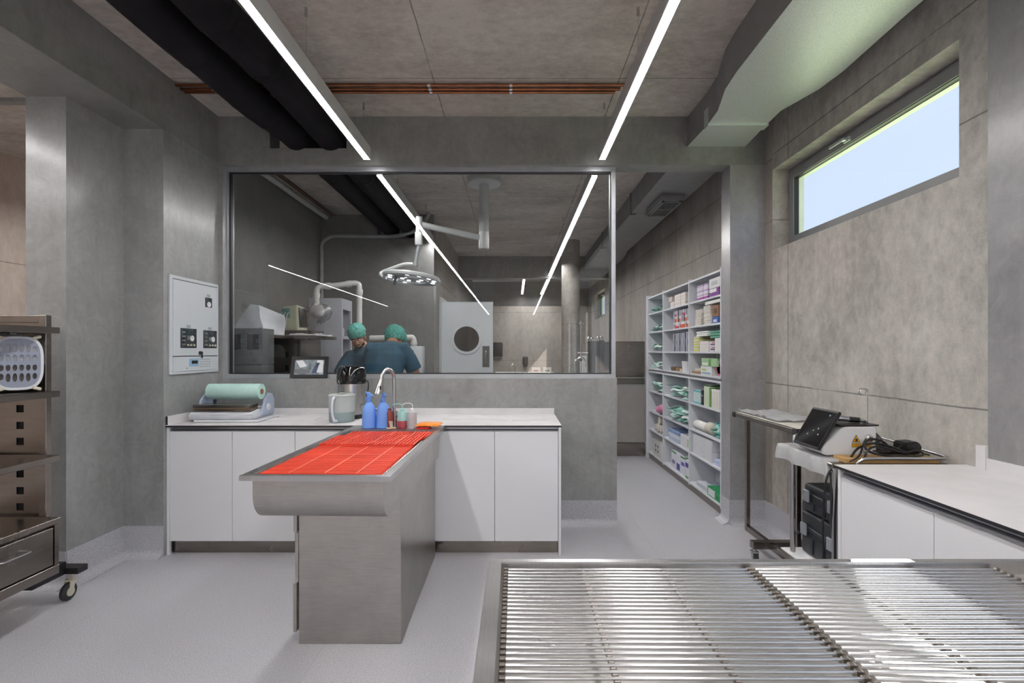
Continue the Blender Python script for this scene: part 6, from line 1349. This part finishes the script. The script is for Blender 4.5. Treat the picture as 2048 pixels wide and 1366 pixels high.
# operating table, below the sill
ot = thing('operating_table', 'steel operating table between the two people, mostly hidden by the low wall', 'table', (-1.6, 5.35, 0))
mb = MB(); mb.box(-2.0, 5.22, .86, -1.0, 5.42, .90, .01); mb.build('table_top', M_steel, ot)
mb = MB(); mb.box(-1.6, 5.25, .05, -1.4, 5.39, .8595); mb.box(-1.7, 5.22, 0, -1.3, 5.42, .0499); mb.build('table_column', M_steel, ot)
# ---------------------------------------------------------------- people
M_skin = mat('skin', 'b98a72', .5, var=.04, nscale=14); M_scrub = mat('blue_scrubs', '2f5468', .8, var=.08, nscale=9, bump=.25, bscale=14)
M_cap = mat('teal_bouffant_cap', '5aa79b', .7, var=.25, nscale=60, bump=.3); M_hair = mat('dark_hair', '1e1712', .8); M_shoe = mat('white_clog', 'c9ccce', .5)
def limb(mb, pts, rs, n=14, k=5):
    s = spline(pts, k); m = len(s); L = len(rs)-1; R_ = []
    for i in range(m):
        t = i/(m-1)*L; j = min(int(t), L-1); f = t-j; f = f*f*(3-2*f); R_.append(rs[j]*(1-f)+rs[j+1]*f)
    mb.tube(s, R_, n)
def hand(mb, w_, d, up):
    """palm and five fingers from wrist w_, pointing along d; `up` is the back of the hand"""
    d = Vector(d).normalized(); up = Vector(up); up = (up-d*up.dot(d)).normalized(); s = d.cross(up); w_ = Vector(w_)
    mb.tube([w_-d*.01, w_+d*.03, w_+d*.075, w_+d*.09], [.024, .03, .036, .026], 12, flat=.55)
    for k, (o_, L) in enumerate(((-.03, .062), (-.01, .075), (.01, .07), (.028, .055))):
        a = w_+d*.08+s*o_; mb.tube([a, a+d*L*.45-up*.006, a+d*L*.8-up*.022, a+d*L*.95-up*.038], [.0095, .009, .008, .006], 8)
    a = w_+d*.03-s*.028; mb.tube([a, a-s*.025+d*.02-up*.006, a-s*.036+d*.045-up*.014, a-s*.036+d*.06-up*.02], [.012, .0105, .0095, .007], 8)
def remesh(o, v=.008, sm=3):
    m = o.modifiers.new('join', 'REMESH'); m.mode = 'VOXEL'; m.voxel_size = v; m.use_smooth_shade = True
    if sm: q = o.modifiers.new('smooth', 'SMOOTH'); q.iterations = sm; q.factor = .5
    return o
X3 = Vector((1, 0, 0)); 
def head(mb, c, fwd, up, s=1.0):
    """skull, face, nose, ears; c centre, fwd = where it looks"""
    fwd = Vector(fwd).normalized(); up = Vector(up); up = (up-fwd*up.dot(fwd)).normalized(); r = fwd.cross(up); c = Vector(c)
    M = Matrix((r, fwd, up)).transposed().to_4x4()
    def B(p, rx, ry, rz): mb_ = Matrix.Translation(c+r*p[0]*s+fwd*p[1]*s+up*p[2]*s) @ M @ Matrix.Diagonal((rx*s, ry*s, rz*s, 1)); bmesh.ops.create_uvsphere(mb.b, u_segments=20, v_segments=14, radius=1, matrix=mb_)
    B((0, -.01, .03), .076, .096, .088); B((0, .03, -.03), .06, .062, .078); B((0, .055, -.085), .032, .03, .026)
    B((0, .096, -.02), .012, .016, .026); B((0, .104, -.034), .016, .014, .011); B((0, .078, -.066), .024, .014, .006); B((0, .077, -.076), .022, .014, .006)
    B((0, .078, .022), .05, .018, .012)
    for q in (-1, 1): B((q*.076, -.005, -.015), .010, .022, .032); B((q*.045, .055, -.035), .022, .025, .025)
    return c, r, fwd, up
def person(name, lab, spec):
    t = thing(name, lab, 'person', (spec['pelvis'][0], spec['pelvis'][1], 0)); g = spec; mb = MB()
    c, r, f, u = head(mb, g['head'], g['look'], g['hup'])
    limb(mb, [g['neck'], (Vector(g['neck'])*.5+Vector(g['head'])*.5), Vector(g['head'])-f*.02-u*.02], [.062, .056, .058])
    limb(mb, [g['pelvis'], g['waist'], g['chest'], g['neck']], [.10, .09, .09, .05], 18)
    for sd_ in ('L', 'R'):
        S_, E_, W_ = (Vector(g[k+sd_]) for k in ('sh', 'el', 'wr'))
        mb.tube([Vector(g['chest']).lerp(S_, .4), S_], [.06, .055], 14)
        limb(mb, [S_, S_.lerp(E_, .5), E_, E_.lerp(W_, .4), W_], [.062, .054, .042, .044, .027])
        hand(mb, W_, W_-E_+Vector(g.get('hd', (0, 0, 0))), g.get('hup2', (0, 0, 1)))
        H_, K_, A_2 = (Vector(g[k+sd_]) for k in ('hip', 'kn', 'an'))
        limb(mb, [H_, H_.lerp(K_, .5), K_, K_.lerp(A_2, .4), A_2], [.095, .08, .058, .055, .038])
        mb.tube([A_2+Vector((0, -.0, -.02)), A_2+Vector(g['toe'])*.10+Vector((0, 0, -.045)), A_2+Vector(g['toe'])*.2+Vector((0, 0, -.06))], [.04, .04, .025], 12)
    remesh(mb.build('body', M_skin, t, smooth=True))
    # eyes and brows
    for q in (-1, 1):
        e = c+r*q*.031+f*.077+u*.002; e_ = MB(); e_.blob(e, .0115, .0115, .0115, seg=12); eo = e_.build('eye', cm('e8e4e0', .2), t, smooth=True)
        e_ = MB(); e_.blob(e+f*.0085, .0055, .0055, .0055, seg=10); e_.build('iris', M_hair, eo, smooth=True)
        e_ = MB(); e_.tube([c+r*q*.014+f*.093+u*.024, c+r*q*.035+f*.092+u*.030, c+r*q*.054+f*.074+u*.024], [.004, .005, .003], 6); e_.build('eyebrow', M_hair, t, smooth=True)
    if g.get('beard'):
        e_ = MB(); Mx = Matrix((r, f, u)).transposed().to_4x4()
        for p, q in (((0, .052, -.088), (.037, .036, .030)), ((-.034, .035, -.066), (.028, .034, .034)), ((.034, .035, -.066), (.028, .034, .034)), ((0, .088, -.054), (.026, .009, .006))):
            bmesh.ops.create_uvsphere(e_.b, u_segments=14, v_segments=10, radius=1, matrix=Matrix.Translation(c+r*p[0]+f*p[1]+u*p[2]) @ Mx @ Matrix.Diagonal((*q, 1)))
        remesh(e_.build('beard', M_hair, t, smooth=True), .005, 2)
    # cap: loose bouffant
    mb = MB(); Mx = Matrix((r, f, u)).transposed().to_4x4()
    bmesh.ops.create_uvsphere(mb.b, u_segments=32, v_segments=20, radius=1, matrix=Matrix.Translation(c+u*.052-f*.022) @ Mx @ Matrix.Diagonal((.098*g.get('capw', 1), .122*g.get('capw', 1), .10*g.get('capw', 1), 1)))
    bmesh.ops.bisect_plane(mb.b, geom=mb.b.verts[:]+mb.b.edges[:]+mb.b.faces[:], plane_co=c+u*.004+f*.03, plane_no=(-u+f*.5), clear_outer=True)
    random.seed(3)
    for v in mb.b.verts: v.co += (v.co-c).normalized()*(.006*math.sin(v.co.x*120)*math.sin(v.co.z*110)+random.uniform(-.0015, .003))
    mb.build('surgical_cap', M_cap, t, smooth=True)
    # scrub shirt
    mb = MB(); w_ = Vector(g['waist']); ch_ = Vector(g['chest']); pv_ = Vector(g['pelvis']); nk = Vector(g['neck'])
    side = (Vector(g['shR'])-Vector(g['shL'])).normalized(); ax = (nk-pv_).normalized(); fw = side.cross(ax).normalized()
    sh = (Vector(g['shR'])+Vector(g['shL']))/2
    rs = [(pv_-Vector((0, 0, .06)), .20, .15), (pv_.lerp(w_, .5), .185, .14), (w_, .18, .135), (w_.lerp(ch_, .5), .195, .14), (ch_, .21, .145), (ch_.lerp(sh, .6), .205, .125), (sh+(nk-sh)*.35, .175, .11), (nk-(nk-sh)*.1, .10, .085), (nk+(nk-sh).normalized()*.012, .082, .075)]
    mb.loft([(p, a, b, side, fw) for p, a, b in rs], 24)
    for sd_ in ('L', 'R'):
        S_, E_ = Vector(g['sh'+sd_]), Vector(g['el'+sd_]); end = S_.lerp(E_, .78)
        mb.tube([ch_.lerp(S_, .45)+(nk-ch_)*.2, S_.lerp(ch_, .08), S_.lerp(end, .5), end], [.09, .084, .08, .082], 16)
    remesh(mb.build('scrub_shirt', M_scrub, t, smooth=True), .009, 4)
    mb = MB()
    for sd_ in ('L', 'R'):
        H_, K_, A_2 = (Vector(g[k+sd_]) for k in ('hip', 'kn', 'an')); limb(mb, [H_+Vector((0, 0, .08)), H_, K_, A_2+Vector((0, 0, .03))], [.115, .12, .085, .075])
    mb.blob(pv_, .17, .13, .12)
    remesh(mb.build('scrub_trousers', M_scrub, t, smooth=True), .012, 3)
    for sd_ in ('L', 'R'):
        A_2 = Vector(g['an'+sd_]); a = A_2+Vector((0, 0, -.02)); tv = Vector(g['toe'])
        mb = MB(); mb.loft([(Vector((a.x, a.y, .012))+tv*q, w__, h__, tv.cross(Vector((0, 0, 1))), Vector((0, 0, 1))) for q, w__, h__ in ((-.06, .03, .02), (-.04, .042, .06), (.02, .045, .075), (.1, .05, .05), (.18, .046, .04), (.215, .02, .02))], 16)
        for v in mb.b.verts: v.co.z = max(v.co.z, .001)
        mb.build('clog', M_shoe, t, smooth=True)
    return t
person('person', 'person in blue scrubs and green cap bending over with their back to the glass', dict(
    pelvis=(-1.34, 4.98, .92), waist=(-1.335, 4.99, 1.10), chest=(-1.305, 5.07, 1.36), neck=(-1.285, 5.19, 1.505),
    head=(-1.285, 5.35, 1.535), look=(.12, .65, -.85), hup=(.05, .8, .65), capw=1.18,
    shL=(-1.47, 5.10, 1.455), shR=(-1.13, 5.10, 1.455), elL=(-1.56, 5.24, 1.17), elR=(-1.01, 5.16, 1.17), wrL=(-1.42, 5.27, .97), wrR=(-1.03, 5.30, .985), hd=(0, .3, 0),
    hipL=(-1.43, 4.98, .88), hipR=(-1.25, 4.98, .88), knL=(-1.43, 4.96, .48), knR=(-1.25, 4.96, .48), anL=(-1.43, 4.93, .09), anR=(-1.25, 4.93, .09), toe=(0, 1, 0)))
person('person', 'bearded person in blue scrubs and green cap leaning down, facing the glass', dict(
    pelvis=(-1.70, 5.78, .92), waist=(-1.70, 5.78, 1.10), chest=(-1.69, 5.70, 1.32), neck=(-1.71, 5.62, 1.475),
    head=(-1.745, 5.545, 1.585), look=(.10, -.85, -.5), hup=(-.16, -.5, .85),
    shL=(-1.48, 5.66, 1.44), shR=(-1.86, 5.60, 1.36), elL=(-1.38, 5.56, 1.17), elR=(-1.94, 5.48, 1.12), wrL=(-1.62, 5.42, .975), wrR=(-1.78, 5.37, .98), hd=(0, -.3, 0),
    hipL=(-1.61, 5.78, .88), hipR=(-1.79, 5.78, .88), knL=(-1.61, 5.76, .48), knR=(-1.79, 5.76, .48), anL=(-1.61, 5.80, .09), anR=(-1.79, 5.80, .09), toe=(0, -1, 0), beard=True))
